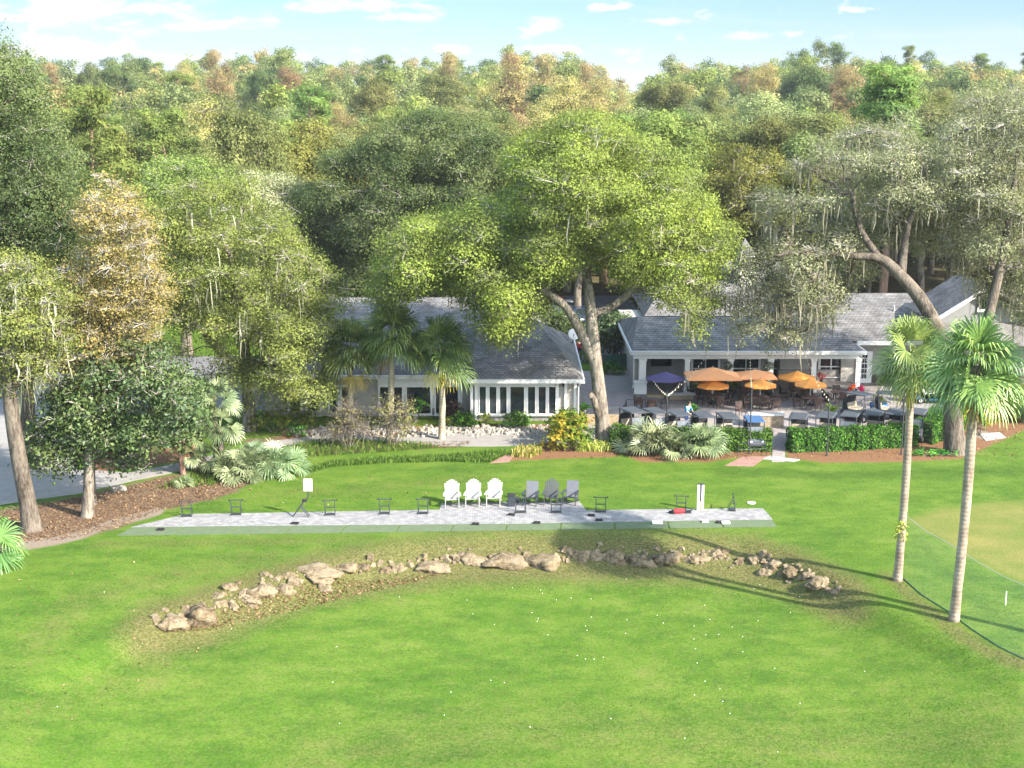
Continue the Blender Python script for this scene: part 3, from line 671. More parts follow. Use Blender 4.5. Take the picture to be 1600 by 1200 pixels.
# ---------------------------------------------------------------- buildings
def hip(mb, x0, x1, y0, y1, z, yr, zr, xl, xr, ov=.22):
    """hipped roof: eaves box x0..x1, y0..y1 at z; ridge at yr, zr from xl to xr"""
    mb.add([(x0, y0, z), (x1, y0, z), (x1, y1, z), (x0, y1, z), (xl, yr, zr), (xr, yr, zr)],
           [(0, 1, 5, 4), (1, 2, 5), (2, 3, 4, 5), (3, 0, 4), (3, 2, 1, 0)])
def fascia(mb, x0, x1, y0, y1, z, h=.24, d=.10):
    mb.bb((x0-d, y0-d, z-h), (x1+d, y0, z-.004)); mb.bb((x0-d, y1, z-h), (x1+d, y1+d, z-.004))
    mb.bb((x0-d, y0, z-h), (x0, y1, z-.004)); mb.bb((x1, y0, z-h), (x1+d, y1, z-.004))
def window(parent, x0, x1, z0, z1, y, cols=1, rows=1, fr=.10, glass='glass', off=None, bar=.05, name='window'):
    """casement standing 5 cm proud of a wall that faces -Y"""
    mb = MB(); d = .06
    mb.bb((x0-fr, y-d, z0-fr), (x0, y+.02, z1+fr)); mb.bb((x1, y-d, z0-fr), (x1+fr, y+.02, z1+fr))
    mb.bb((x0, y-d, z1), (x1, y+.02, z1+fr)); mb.bb((x0, y-d, z0-fr), (x1, y+.02, z0))
    for k in range(1, cols): x = x0+(x1-x0)*k/cols; mb.bb((x-bar/2, y-d+.008, z0), (x+bar/2, y+.015, z1))
    for k in range(1, rows): z = z0+(z1-z0)*k/rows; mb.bb((x0, y-d+.014, z-bar/2), (x1, y+.01, z+bar/2))
    f = mb.build(name, 'white_trim', parent, off=off)
    g = MB(); g.bb((x0, y-.02, z0), (x1, y-.012, z1)); g.build('pane', glass, f, off=off)
    s = MB(); s.bb((x0-fr-.05, y-d-.06, z0-fr-.05), (x1+fr+.05, y+.02, z0-fr)); s.build('sill', 'white_trim', f, off=off)
    return f
def rect(px, Y):
    a = P(px[0], px[1], Y); b = P(px[2], px[3], Y); return a.x, b.x, b.z, a.z
# --- left clubhouse
YS[0] = K; P_ = P
def P(px, py, Y): q = P_(px, py, Y*K); return Vector((q.x, Y, q.z))
B0 = Vector((-6, 45*K, 0)); lh = thing('clubhouse', 'grey shingled clubhouse behind three palms, with a bay of tall white windows', 'clubhouse', B0)
def lp(name, mb, mat, parent=lh, **k): return mb.build(name, mat, parent, off=B0 if parent is lh else B0, **k)
YM, YW = 45.15, 44.45
mb = MB(); mb.bb((-17, YM, -.1), (-2.6, 56, 3.0)); mb.bb((-2.6, YW, -.1), (4.3, 51.2, 3.0)); lp('wall', mb, 'siding')
mb = MB(); hip(mb, -17.6, 2.4, 44.5, 57, 3.12, 51, 6.45, -14, -1.7); lp('roof', mb, 'shingle')
mb = MB(); hip(mb, -2.9, 4.75, 43.85, 51.6, 3.125, 47.75, 5.75, -2.4, 1.75); lp('bay_roof', mb, 'shingle')
mb = MB(); fascia(mb, -17.6, -3.1, 44.5, 57, 3.11); mb.bb((-17.5, 44.55, 2.85), (-3.1, 45.1, 2.9)); lp('gutter', mb, 'gutter_white')
mb = MB(); fascia(mb, -2.9, 4.75, 43.85, 51.6, 3.115); mb.bb((-2.8, 43.9, 2.85), (4.7, 44.4, 2.9)); lp('gutter', mb, 'gutter_white')
mb = MB(); x0, x1, _, z1 = rect((590, 590, 720, 600), YM); mb.bb((x0, YM-.05, .55), (x1+.1, YM-.002, 2.86)); lp('window_surround', mb, 'white_trim')
for a, b in ((594, 629), (636, 673), (681, 716)):
    x0, x1, z0, z1 = rect((a, 604, b, 645), YM); window(lh, x0, x1, z0, z1, YM-.05, off=B0)
for a, b, c in ((515, 528, 'window'), (534, 548, 'window'), (480, 500, 'window'), (452, 470, 'window')):
    x0, x1, z0, z1 = rect((a, 604, b, 646), YM); window(lh, x0, x1, z0, z1, YM, off=B0, fr=.14)
x0, x1, _, _ = rect((742, 600, 872, 640), YW); mb = MB(); mb.bb((x0, YW-.05, .5), (x1, YW-.002, 2.84)); mb.bb((x0-.1, YW-.12, .32), (x1+.15, YW-.05, .5)); lp('bay_surround', mb, 'white_trim')
for a, b in ((958, 990), (1008, 1042), (1060, 1093), (1112, 1180), (1200, 1235), (1253, 1288), (1305, 1337)):
    x0, x1, z0, z1 = rect((450+a/3.2, 603.5, 450+b/3.2, 645.5), YW); window(lh, x0, x1, z0, z1, YW-.05, off=B0, fr=.045)
mb = MB()
for px in (737, 744, 871, 884): x = P(px, 600, YW).x; mb = MB(); mb.bb((x-.09, YW-.09, .1), (x+.09, YW-.052, 2.86)); lp('corner_board', mb, 'white_trim')
mb = MB(); mb.bb((4.18, YW-.06, -.05), (4.36, YW+.12, 2.86)); lp('corner_board', mb, 'white_trim')
for x, y in ((-2.72, 44.3), (4.55, 44.25)):
    mb = MB(); mb.tube([(x, y-.3, 2.95), (x, y-.25, 2.7), (x-.08, y+.05, 2.4), (x-.08, y+.05, .1)], .05, 8); lp('downspout', mb, 'white_trim')
mb = MB(); mb.bb((-17.1, YM-.07, -.1), (-2.65, YM-.002, .34)); mb.bb((-2.65, YW-.07, -.1), (4.35, YW-.002, .30)); lp('plinth', mb, 'brick_base')
for k, px in enumerate((880, 733)):
    p = P(px, 601, YW); mb = MB(); mb.lathe([(.05, -.1), (.09, 0), (.07, .12), (.02, .16)], (p.x, YW-.14, p.z), 8); mb.bb((p.x-.03, YW-.12, p.z+.02), (p.x+.03, YW, p.z+.08)); lp('wall_lamp', mb, 'metal_black')
YS[0] = 1; p = P_(896, 523, 49.6*K); dish = thing('satellite_dish', 'white satellite dish fixed to the rear roof edge of the left clubhouse', 'satellite dish', p)
m_ = Matrix.Rotation(R(62), 3, 'X') @ Matrix.Rotation(R(15), 3, 'Y')
mb = MB(); mb.lathe([(.02, 0), (.25, .03), (.42, .10), (.44, .12), (.42, .13), (.02, .05)], n=20, m=m_); mb.build('reflector', 'white_trim', dish, True)
mb = MB(); mb.tube([(0, .1, -.05), (0, .2, -.5), (-.15, .3, -.9)], .04, 6); mb.build('mast', 'metal_black', dish)
mb = MB(); mb.tube([(0, -.02, -.3), (0, -.55, .05)], .018, 5); mb.box((0, -.57, .08), (.09, .14, .09)); mb.build('feed_arm', 'metal_black', dish)

# --- right clubhouse
YS[0] = K
B1 = Vector((17, 50*K, 0)); rh = thing('porch_clubhouse', 'long grey clubhouse with a white columned porch, cupola and gabled wing', 'clubhouse', B1)
def rp(name, mb, mat, parent=None, **k): return mb.build(name, mat, parent or rh, off=B1, **k)
YC, YB = 48.75, 51.3
mb = MB(); mb.bb((9.25, YB, -.1), (25.2, 58, 3.2)); mb.bb((25.2, 50.5, -.1), (45, 60, 3.2)); mb.bb((9.25, 49.6, -.1), (9.45, YB, 3.2)); rp('wall', mb, 'siding')
mb = MB(); mb.bb((9.45, YB-.06, -.05), (13.9, YB-.003, 3.1)); rp('porch_wall', mb, 'siding_gray')
mb = MB(); hip(mb, 8.75, 25.75, 48.2, 55, 3.36, 51.5, 4.78, 9.75, 23.2); rp('porch_roof', mb, 'shingle')
mb = MB(); hip(mb, 20.5, 46, 49.75, 60, 3.50, 54.4, 5.75, 23.2, 46); rp('roof', mb, 'shingle')
mb = MB(); hip(mb, 11, 27, 55.2, 66, 3.6, 60.5, 6.9, 15, 24); rp('rear_roof', mb, 'shingle')
mb = MB(); fascia(mb, 8.75, 25.75, 48.2, 55, 3.35, .26); rp('gutter', mb, 'gutter_white')
mb = MB(); mb.bb((25.9, 49.6, 3.24), (46, 49.75, 3.49)); rp('gutter', mb, 'gutter_white')
mb = MB(); mb.bb((8.95, 48.55, 2.62), (25.5, 48.9, 3.08)); mb.bb((8.95, 48.9, 2.62), (9.25, 51.3, 3.08)); mb.bb((25.2, 48.9, 2.62), (25.5, 50.4, 3.08)); rp('porch_beam', mb, 'white_trim')
mb = MB(); mb.bb((9.0, 48.9, 3.04), (25.4, 51.3, 3.08)); rp('porch_ceiling', mb, 'ceiling')
mb = MB(); mb.bb((9.0, 48.2, -.05), (25.6, 51.3, .10)); rp('porch_floor', mb, 'concrete')
for px, wd in ((1003, .5), (1072.5, .36), (1140, .36), (1202, .36), (1269, .36), (1338, .36)):
    x = P(px, 600, YC).x; mb = MB(); mb.bb((x-wd/2, YC-.17, .10), (x+wd/2, YC+.17, 2.62))
    mb.bb((x-wd/2-.06, YC-.23, .09), (x+wd/2+.06, YC+.23, .34)); mb.bb((x-wd/2-.05, YC-.22, 2.46), (x+wd/2+.05, YC+.22, 2.6)); rp('column', mb, 'white_trim')
x = P(1001, 600, YC).x; mb = MB(); mb.bb((x-.55, YC-.5, .0), (x+.35, YC-.26, .95)); mb.bb((x-.6, YC-.55, .95), (x+.4, YC-.2, 1.02)); rp('pedestal', mb, 'white_trim')
for a, b in ((1083, 1121), (1146, 1184), (1209, 1248)):
    x0, x1, z0, z1 = rect((a, 561, b, 590), YB); window(rh, x0, x1, z0, z1, YB, 2, 2, .16, off=B1, bar=.09)
x0, x1, z0, z1 = rect((1282, 560, 1314, 585), YB-.6); mb = MB(); mb.bb((20.6, YB-.6, .0), (25.1, YB+.05, 3.05)); rp('porch_bay', mb, 'siding')
mb = MB(); mb.bb((20.5, YB-.68, -.05), (25.15, YB-.602, .95)); rp('brick_skirt', mb, 'brick_base'); window(rh, x0, x1, z0, z1, YB-.6, 2, 2, .17, off=B1, bar=.09)
x0, x1, z0, z1 = rect((1346, 550, 1355, 594), 50.5); mb = MB(); mb.bb((x0-.1, 50.38, .02), (x1+.25, 50.498, z1+.1)); d = rp('door', mb, 'white_trim')
mb = MB()
for i in range(2):
    for j in range(5): mb.bb((x0+.03+i*.21, 50.36, z0+.2+j*.4), (x0+.19+i*.21, 50.378, z0+.52+j*.4))
rp('door_panes', mb, 'glass', d)
x0, x1, z0, z1 = rect((1538, 563, 1575, 590), 50.5); window(rh, x0, x1, z0, z1, 50.5, 2, 1, .14, 'glass_blue', off=B1)
x0, x1, z0, z1 = rect((1480, 563, 1512, 590), 50.5); window(rh, x0, x1, z0, z1, 50.5, 2, 1, .14, off=B1)
mb = MB(); mb.bb((27, 50.42, -.1), (45, 50.498, .62)); rp('dark_skirting', mb, 'dark_base')
# gabled wing on the right
gxc, gwy, ghw = 34.9, 49.2, 4.0; pk, ev = 7.95, 5.45
mb = MB(); mb.add([(gxc-ghw+.5, gwy, 3.4), (gxc+ghw-.5, gwy, 3.4), (gxc+ghw-.5, gwy, ev+.15), (gxc, gwy, pk-.2), (gxc-ghw+.5, gwy, ev+.15)]+[(gxc-ghw+.5, 52.2, 3.4), (gxc+ghw-.5, 52.2, 3.4), (gxc+ghw-.5, 52.2, ev+.15), (gxc, 52.2, pk-.2), (gxc-ghw+.5, 52.2, ev+.15)],
   [(0, 1, 2, 3, 4), (9, 8, 7, 6, 5), (1, 6, 7, 2), (0, 4, 9, 5)]); rp('gable_wall', mb, 'siding_gray')
mb = MB(); r_ = lambda y: [(gxc-ghw, y, ev-.1), (gxc, y, pk), (gxc+ghw, y, ev-.1), (gxc+ghw, y, ev-.28), (gxc, y, pk-.18), (gxc-ghw, y, ev-.28)]
mb.add(r_(gwy-.35)+r_(52.3), [(0, 6, 7, 1), (1, 7, 8, 2), (3, 9, 10, 4), (4, 10, 11, 5), (2, 8, 9, 3), (5, 11, 6, 0), (0, 1, 4, 5), (1, 2, 3, 4), (11, 10, 7, 6), (10, 9, 8, 7)]); rp('gable_roof', mb, 'shingle')
mb = MB()
for sx in (-1, 1):
    n = [(gxc, pk+.03), (gxc+sx*(ghw+.05), ev-.08), (gxc+sx*(ghw+.05), ev-.36), (gxc, pk-.27)]
    mb.add([(x, gwy-.43, z) for x, z in n]+[(x, gwy-.352, z) for x, z in n], [(0, 1, 2, 3), (7, 6, 5, 4), (0, 4, 5, 1), (1, 5, 6, 2), (2, 6, 7, 3), (3, 7, 4, 0)])
rp('rake_board', mb, 'white_trim')
x0, x1, z0, z1 = rect((1531, 461, 1542, 483), gwy); window(rh, x0, x1, z0, z1, gwy, off=B1, fr=.13)
mb = MB(); mb.add([(gxc-ghw, gwy-1.0, 3.7), (gxc+ghw+4, gwy-1.0, 3.7), (gxc+ghw+4, gwy, 5.1), (gxc-ghw, gwy, 5.1), (gxc-ghw, gwy, 3.6), (gxc+ghw+4, gwy, 3.6)], [(0, 1, 2, 3), (4, 5, 1, 0), (0, 3, 4), (1, 5, 2), (2, 5, 4, 3)]); rp('lower_roof', mb, 'shingle')
# cupola
for x_, y_, z_ in ((14.2, 50.6, 4.55), (19.6, 50.2, 4.4), (30.2, 52.6, 5.0)): mb = MB(); mb.tube([(x_, y_, z_-.3), (x_, y_, z_+.32)], .06, 8); rp('vent_pipe', mb, 'gutter_white')
cx, cyy = P(1164, 380, 58.5).x, 58.5; mb = MB(); mb.box((cx, cyy, 6.6), (1.1, 1.1, 2.6)); mb.box((cx, cyy, 7.95), (1.36, 1.36, .16)); c = rp('cupola', mb, 'white_trim')
mb = MB(); mb.add([(cx-.72, cyy-.72, 8.04), (cx+.72, cyy-.72, 8.04), (cx+.72, cyy+.72, 8.04), (cx-.72, cyy+.72, 8.04), (cx, cyy, 9.35)], [(0, 1, 4), (1, 2, 4), (2, 3, 4), (3, 0, 4), (3, 2, 1, 0)]); rp('cupola_roof', mb, 'shingle', c)
mb = MB()
for k in range(5): mb.box((cx, cyy-.56, 6.75+k*.2), (.66, .05, .07), rx=R(30))
rp('louvre', mb, 'gutter_white', c)
mb = MB(); mb.tube([(8.62, 48.4, 3.2), (8.7, 48.6, 2.9), (9.15, 49.5, 2.6), (9.15, 49.5, .2), (9.0, 49.2, .1)], .06, 8); rp('downspout', mb, 'white_trim')
mb = MB(); p = rect((1017, 559, 1049, 572), YB-.1); mb.bb((p[0], YB-.15, p[2]), (p[1], YB-.07, p[3])); tv = mb.build('wall_television', 'metal_black'); tag(tv, 'large black television hung on the grey porch wall above the purple umbrella', 'television')
mb = MB(); mb.bb((p[0]+.06, YB-.158, p[2]+.06), (p[1]-.06, YB-.151, p[3]-.06)); mb.build('screen', 'screen', tv)
YS[0] = 1; P = P_
for px, pm in ((1138, 'between the peach umbrellas'), (1201, 'right of the second peach umbrella')):
    p = P(px, 572, YC*K-.5); wr = thing('wreath', f'dark green wreath with white baubles on the porch column {pm}', 'wreath', p)
    V, T = foliage([(np.array([math.cos(a)*.24, 0, math.sin(a)*.24]), .09) for a in np.arange(0, 6.28, .4)], 190, .10, .06, rng, .05, 5); quads('greenery', V, 'leaf_dark_oak', T, wr)
    for k in range(7):
        a = k*.9; mb = MB(); mb.lathe([(.01, -.04), (.04, 0), (.01, .04)], (math.cos(a)*.24, -.1, math.sin(a)*.24), 6); mb.build('bauble', 'white_trim', wr)
# ---------------------------------------------------------------- materials of small things
plain('chair_white', (.33, .322, .285), .5, .05, 5, bump=.05); plain('chair_gray', (.052, .052, .058), .5, .12, 5); plain('chair_light', (.11, .112, .122), .5, .1, 5); plain('chair_dark', (.032, .034, .042), .5, .2, 5)
plain('stand_dark', (.04, .045, .054), .45, .2, 8, metal=.3); plain('rubber', (.018, .018, .02), .8, .2, 8)
plain('mat_green', (0.078, 0.105, 0.055), .95, .16, 2.2, bump=.4); plain('wicker', (0.045, 0.027, 0.022), .7, .35, 12, bump=.4); plain('table_top', (0.075, 0.046, 0.039), .55, .3, 3)
plain('canvas_orange', (.82, .31, .06), .8, .07, 2); plain('canvas_peach', (.84, .34, .13), .8, .06, 2); plain('canvas_purple', (0.089, 0.066, 0.157), .8, .1, 2); plain('pole_metal', (.55, .54, .52), .35, .1, 5, metal=.6)
plain('cart_roof', (0.044, 0.050, 0.059), .6, .12, 2, bump=.03); plain('cart_gray', (.055, .06, .07), .35, .1, 3, bump=.02, spec=.5); plain('cart_blue', (.02, .10, .26), .25, .1, 3, bump=.02, spec=.6); plain('cart_blue_roof', (.035, .085, .19), .4, .1, 3)
plain('seat_tan', (.30, .255, .19), .6, .08, 5); plain('seat_gray', (.34, .35, .36), .6, .08, 5); plain('rim', (.62, .62, .63), .35, .1, 6, metal=.5)
plain('shield', (.20, .215, .235), .08, .06, 3, bump=0, spec=.7)
plain('pot_blue', (.015, .035, .12), .2, .2, 4, spec=.6); plain('bowl_blue', (.02, .09, .24), .2, .15, 4, spec=.6); plain('pot_dark', (.03, .03, .035), .4)
plain('wood_step', (.26, .20, .125), .85, .2, 5); plain('stone_cap', (.42, .40, .37), .85, .1, 3); plain('red_cloth', (.50, .02, .03), .8, .12, 8); plain('skin', (.55, .34, .25), .6, .05, 8)
plain('cloth_blue', (.03, .22, .50), .85, .12, 12); plain('cloth_navy', (.03, .05, .14), .85, .12, 12); plain('cloth_black', (.02, .02, .022), .85, .1, 12); plain('hair', (.05, .035, .025), .8, .2, 20)
plain('ball_white', (.85, .85, .83), .4, .02, 5, bump=0); plain('wood_post', (.46, .28, .16), .8, .2, 6); plain('fence_green', (.02, .085, .065), .7, .2, 5); plain('bulb', (.85, .78, .55), .3, .05, 5, bump=0)
plain('car_dark', (.02, .03, .06), .25, .1, 2, bump=0, spec=.6); plain('car_white', (.7, .7, .7), .25, .05, 2, bump=0, spec=.6); plain('car_red', (.35, .06, .04), .25, .08, 2, bump=0, spec=.6)
m, t_ = newmat('shield'); d_ = t_.n('ShaderNodeBsdfPrincipled'); d_.inputs['Base Color'].default_value = (.18, .2, .22, 1); d_.inputs['Roughness'].default_value = .1; tr_ = t_.n('ShaderNodeBsdfTransparent'); tr_.inputs[0].default_value = (.75, .78, .8, 1); mx = t_.n('ShaderNodeMixShader'); mx.inputs[0].default_value = .5; t_.l(tr_.outputs[0], mx.inputs[1]); t_.l(d_.outputs[0], mx.inputs[2]); t_.out(mx.outputs[0]); M['shield'] = m
def stone_mat(name, a, b, gap, sc):
    m, t = newmat(name); v = t.coord(); n = t.noise(4, v, 4); vo = t.n('ShaderNodeTexVoronoi'); vo.feature = 'DISTANCE_TO_EDGE'; vo.inputs['Scale'].default_value = sc; t.l(t.mapping(v, (1, 1, 1.7)), vo.inputs['Vector'])
    vc = t.n('ShaderNodeTexVoronoi'); vc.inputs['Scale'].default_value = sc; t.l(t.mapping(v, (1, 1, 1.7)), vc.inputs['Vector']); sp = t.n('ShaderNodeSeparateColor'); t.l(vc.outputs['Color'], sp.inputs[0])
    c = t.mix(t.ramp(vo.outputs['Distance'], [(.02, 0.0), (.07, 1.0)]), gap, t.ramp(t.math('ADD', t.math('MULTIPLY', sp.outputs[0], .6), t.math('MULTIPLY', n, .4)), [(.2, a), (.8, b)]))
    t.out(t.bsdf(c, .9, t.bump(vo.outputs['Distance'], .6, .05), spec=.15)); M[name] = m
stone_mat('stone_wall', (.21, .155, .10), (.38, .31, .225), (.13, .105, .08), 3.2)
def rockmat(name, a, b, c):
    m, t = newmat(name); v = t.coord(); n = t.noise(2.6, v, 7, .7, .6); n2 = t.noise(11, v, 5, .7)
    oi = t.n('ShaderNodeObjectInfo').outputs['Random']
    f = t.math('ADD', t.math('MULTIPLY', n, .65), t.math('ADD', t.math('MULTIPLY', n2, .30), t.math('MULTIPLY', oi, .07)))
    t.out(t.bsdf(t.ramp(f, [(.38, a), (.47, b), (.58, c)]), .95, t.bump(t.math('ADD', n, n2), .9, .08), spec=.1)); M[name] = m
rockmat('boulder', (.045, .032, .019), (.125, .093, .054), (.225, .178, .115)); rockmat('white_rock', (0.136, 0.119, 0.100), (0.238, 0.217, 0.185), (0.315, 0.293, 0.255))

# ---------------------------------------------------------------- adirondack chairs on the tee deck
def adirondack(label, mat, back, group):
    t = thing('adirondack_chair', label, 'chair', group=group)
    mb = MB()
    for k in range(6): mb.box((0, -.30+k*.105, .36-k*.022), (.56, .09, .022), rx=R(-12))
    mb.build('seat', mat, t)
    mb = MB(); hs = (.80, .90, .97, 1.0, .97, .90, .80) if back == 'fan' else (.90,)*7
    for k in range(7):
        x = (k-3)*.081; h = hs[k]*.92; a = R(-20); c = Vector((x*1.0, .27, .22)); e = Vector((x*(1.28 if back == 'fan' else 1.02), .27+math.sin(-a)*h, .22+math.cos(a)*h)); m_ = (c+e)/2
        mb.box(m_, (.081, .022, h), rx=a, ry=math.atan2(e.x-c.x, h))
    mb.build('backrest', mat if back == 'fan' else 'chair_light', t)
    for s in (-1, 1):
        mb = MB(); mb.prism([(s*.26, -.45), (s*.42, -.43), (s*.40, .0), (s*.34, .36), (s*.28, .36)][::s], .56, .585); mb.build('arm', mat, t)
        mb = MB(); mb.box((s*.31, -.36, .28), (.03, .11, .56)); mb.build('leg', mat, t)
        mb = MB(); mb.extr([(-.38, .34), (-.38, .45), (.55, .08), (.62, 0), (.48, 0)], s*.29-.012, s*.29+.012); mb.build('leg', mat, t)
        mb = MB(); mb.box((s*.29, .34, .33), (.025, .06, .50), rx=R(-8)); mb.build('arm_brace', mat, t)
    return t
cw = tree_of(adirondack('white fan-back adirondack chair, farthest from the black box', 'chair_white', 'fan', 'white adirondack chairs on the tee deck'))
def put(tr, px, py, rz=0, label=None, first=False, scale=1.0, z=.03):
    p = G(px, py); p.z = z
    if first: o = tr[0]; o.location = p; o.rotation_euler = (0, 0, rz); o.scale = (scale,)*3; return o
    return dup(tr, p, rz, label, (scale,)*3)
put(cw, 706.5, 790.5, R(3), first=True, scale=1.17); put(cw, 739, 789.5, R(-2), 'white fan-back adirondack chair, middle of the three white ones', scale=1.17); put(cw, 772, 788.5, R(-5), 'white fan-back adirondack chair nearest the black box', scale=1.17)
cg = tree_of(adirondack('dark adirondack chair with flat grey slatted back beside the black box', 'chair_dark', 'flat', 'grey adirondack chairs on the tee deck'))
put(cg, 829.5, 788, R(-10), first=True, scale=1.12); put(cg, 891.5, 787, R(-14), 'dark adirondack chair with flat grey slatted back at the deck corner', scale=1.12)
ca = tree_of(adirondack('grey fan-back adirondack chair between the two dark flat-backed chairs', 'chair_gray', 'fan', 'grey adirondack chairs on the tee deck')); put(ca, 861, 787, R(-6), first=True, scale=1.12)
p = G(799, 791); bx = thing('cooler_box', 'tall black box with a lid between white and grey chairs on the deck', 'box', (p.x, p.y, .03))
mb = MB(); mb.box((0, 0, .30), (.40, .40, .60), taper=.96); mb.build('body', 'stand_dark', bx, bevel=.02); mb = MB(); mb.box((0, 0, .62), (.44, .44, .05)); mb.box((0, 0, .655), (.30, .30, .03)); mb.build('lid', 'rubber', bx, bevel=.01)
p = G(808, 787); bs = thing('ball_basket', 'small dark wire ball basket leaning behind the tall black box', 'basket', (p.x, p.y, .03)); mb = MB(); mb.lathe([(.10, 0), (.15, .30), (.155, .32), (.14, .30), (.09, .02)], n=12); mb.build('bucket', 'stand_dark', bs)
mb = MB(); mb.tube([(.15*math.cos(a), 0, .31+.26*math.sin(a)) for a in np.linspace(0, 3.14, 9)], .012, 5); mb.build('handle', 'rubber', bs)
# ---------------------------------------------------------------- golf bag stands
def bag_stand(label):
    t = thing('bag_stand', label, 'bag stand', group='black bag stands along the tee')
    for s in (-1, 1):
        mb = MB(); mb.tube([(s*.26, -.10, 0), (s*.25, .02, .80)], .022, 6); mb.build('leg', 'stand_dark', t)
        mb = MB(); mb.tube([(s*.25, .34, 0), (s*.25, .05, .62)], .018, 6); mb.build('leg', 'stand_dark', t)
    mb = MB(); mb.tube([(-.37, .03, .81), (.37, .03, .81)], .026, 8); r = mb.build('top_rail', 'stand_dark', t)
    for s in (-1, 1): mb = MB(); mb.tube([(s*.32, .03, .81), (s*.39, .03, .81)], .042, 8); mb.build('rubber_pad', 'rubber', r)
    mb = MB(); mb.box((0, .0, .44), (.50, .05, .05)); mb.build('cross_bar', 'stand_dark', t)
    mb = MB(); mb.box((0, .05, .06), (.52, .26, .03)); mb.build('base_shelf', 'stand_dark', t); return t
bt = None
for px, py, rz, lab in ((292, 808, 4, 'black bag stand nearest the fallen leaves at the tip of the tee'), (369, 805.5, 4, 'black bag stand between the leafy tip and the sign on the tee'), (516, 806, 5, 'black bag stand just past the blue-white sign board'),
        (601, 804, 2, 'black bag stand midway between the sign and the deck corner'), (661, 804, 0, 'black bag stand beside the deck corner near the white chairs'), (813.5, 802, 4, 'black bag stand on the deck in front of the black box'),
        (869, 802, -3, 'black bag stand on the deck in front of the grey fan-back chair'), (938.5, 801, -4, 'black bag stand just past the grey chairs'), (1064, 799, -5, 'black bag stand with the red bag lying at its feet'), (1146, 798, 82, 'black bag stand seen end-on past the tall white post')):
    if bt is None: bt = tree_of(bag_stand(lab)); put(bt, px, py, R(rz), first=True, scale=1.0)
    else: put(bt, px, py, R(rz), lab)
# sign / ball dispenser
p = G(473, 808); sg = thing('folding_sign', 'blue-white sign board on a bent pole and folding dark legs on the tee', 'sign', (p.x, p.y, .03))
mb = MB(); mb.box((-.17, 0, .48), (.07, .10, 1.15), ry=R(36)); mb.build('leg', 'stand_dark', sg)
for s in (-1, 1): mb = MB(); mb.box((.14, s*.14, .28), (.05, .05, .68), ry=R(-38)); mb.build('leg', 'cart_gray', sg)
mb = MB(); mb.tube([(.14, 0, .86), (.27, 0, 1.0), (.32, 0, 1.15), (.32, 0, 1.4)], .035, 8); mb.build('pole', 'stand_dark', sg); mb = MB(); mb.box((.12, 0, .88), (.24, .16, .12)); mb.build('hinge', 'rubber', sg)
mb = MB(); mb.box((.32, 0, 1.72), (.46, .045, .66)); b = mb.build('board', 'white_trim', sg, bevel=.01); plain('board_blue', (.42, .55, .75), .4, .15, 4)
mb = MB(); mb.box((.31, -.028, 1.70), (.35, .008, .52)); mb.build('panel', 'board_blue', b)
# tall post
p = G(1094, 798); ps_ = thing('tall_post', 'tall white twin-board post with a dark slot at the tee edge', 'post', (p.x, p.y, .02))
for s in (-1, 1): mb = MB(); mb.box((s*.115, 0, .72), (.12, .10, 1.44)); mb.build('board', 'white_trim', ps_)
mb = MB(); mb.box((0, .02, .70), (.10, .05, 1.40)); mb.build('slot', 'chair_gray', ps_); mb = MB(); mb.box((0, 0, .25), (.095, .05, .5)); mb.build('wood_strip', 'wood_post', ps_); mb = MB(); mb.box((0, 0, 1.46), (.38, .14, .04)); mb.build('cap', 'stand_dark', ps_)
# red bag and dark gear
p = G(1060, 803); rb = thing('red_golf_bag', 'red golf bag with black ends lying at the foot of a bag stand', 'golf bag', (p.x, p.y, .03), R(15)); ry_ = Matrix.Rotation(R(90), 3, 'Y')
mb = MB(); mb.lathe([(.11, -.28), (.13, -.2), (.13, .2), (.12, .3)], (0, 0, .13), 12, ry_); mb.build('body', 'red_cloth', rb, True); mb = MB(); mb.lathe([(.10, .3), (.125, .31), (.125, .42), (.10, .43)], (0, 0, .13), 12, ry_); mb.lathe([(.10, -.36), (.12, -.35), (.12, -.285), (.10, -.28)], (0, 0, .13), 12, ry_); mb.build('collar', 'rubber', rb)
mb = MB()
for k in range(6): mb.tube([(.4, -.05+k*.02, .11+.015*(k % 3)), (.62+.03*k, -.07+k*.03, .10)], .012, 4); mb.box((.64+.03*k, -.07+k*.03, .10), (.05, .03, .07))
mb.build('clubs', 'stand_dark', rb)
def tray(px, py, lab, mat='rubber', sc=1, z=.03, rz=0):
    p = G(px, py); t = thing('ball_tray', lab, 'ball tray', (p.x, p.y, z), rz); mb = MB(); mb.box((0, 0, .012), (.36*sc, .22*sc, .022)); mb.build('base', mat, t)
    mb = MB()
    for s in (-1, 1): mb.box((s*.17*sc, 0, .055), (.02, .22*sc, .07)); mb.box((0, s*.10*sc, .055), (.32*sc, .02, .07))
    mb.build('rim', mat, t)
for px, py, lab in ((251, 829, 'black ball tray on the green mat nearest the fallen leaves'), (461, 819.5, 'black ball tray at the paver edge in front of the sign'), (743, 820.5, 'black ball tray at the paver edge in front of the white chairs'), (799, 806, 'flat black ball tray on the deck in front of the tall box'), (839, 818.5, 'black ball tray at the paver edge in front of the grey chairs'),
        (924, 807, 'black ball tray on the pavers near the lone stand past the grey chairs'), (936, 814.5, 'black ball tray at the paver edge past the grey chairs'), (1050, 802.5, 'black ball tray left of the red golf bag'), (1074, 802, 'black ball tray right of the red golf bag'), (1125, 817.5, 'black ball tray beside a white tray on the mats')): tray(px, py, lab, rz=rng.uniform(-.3, .3))
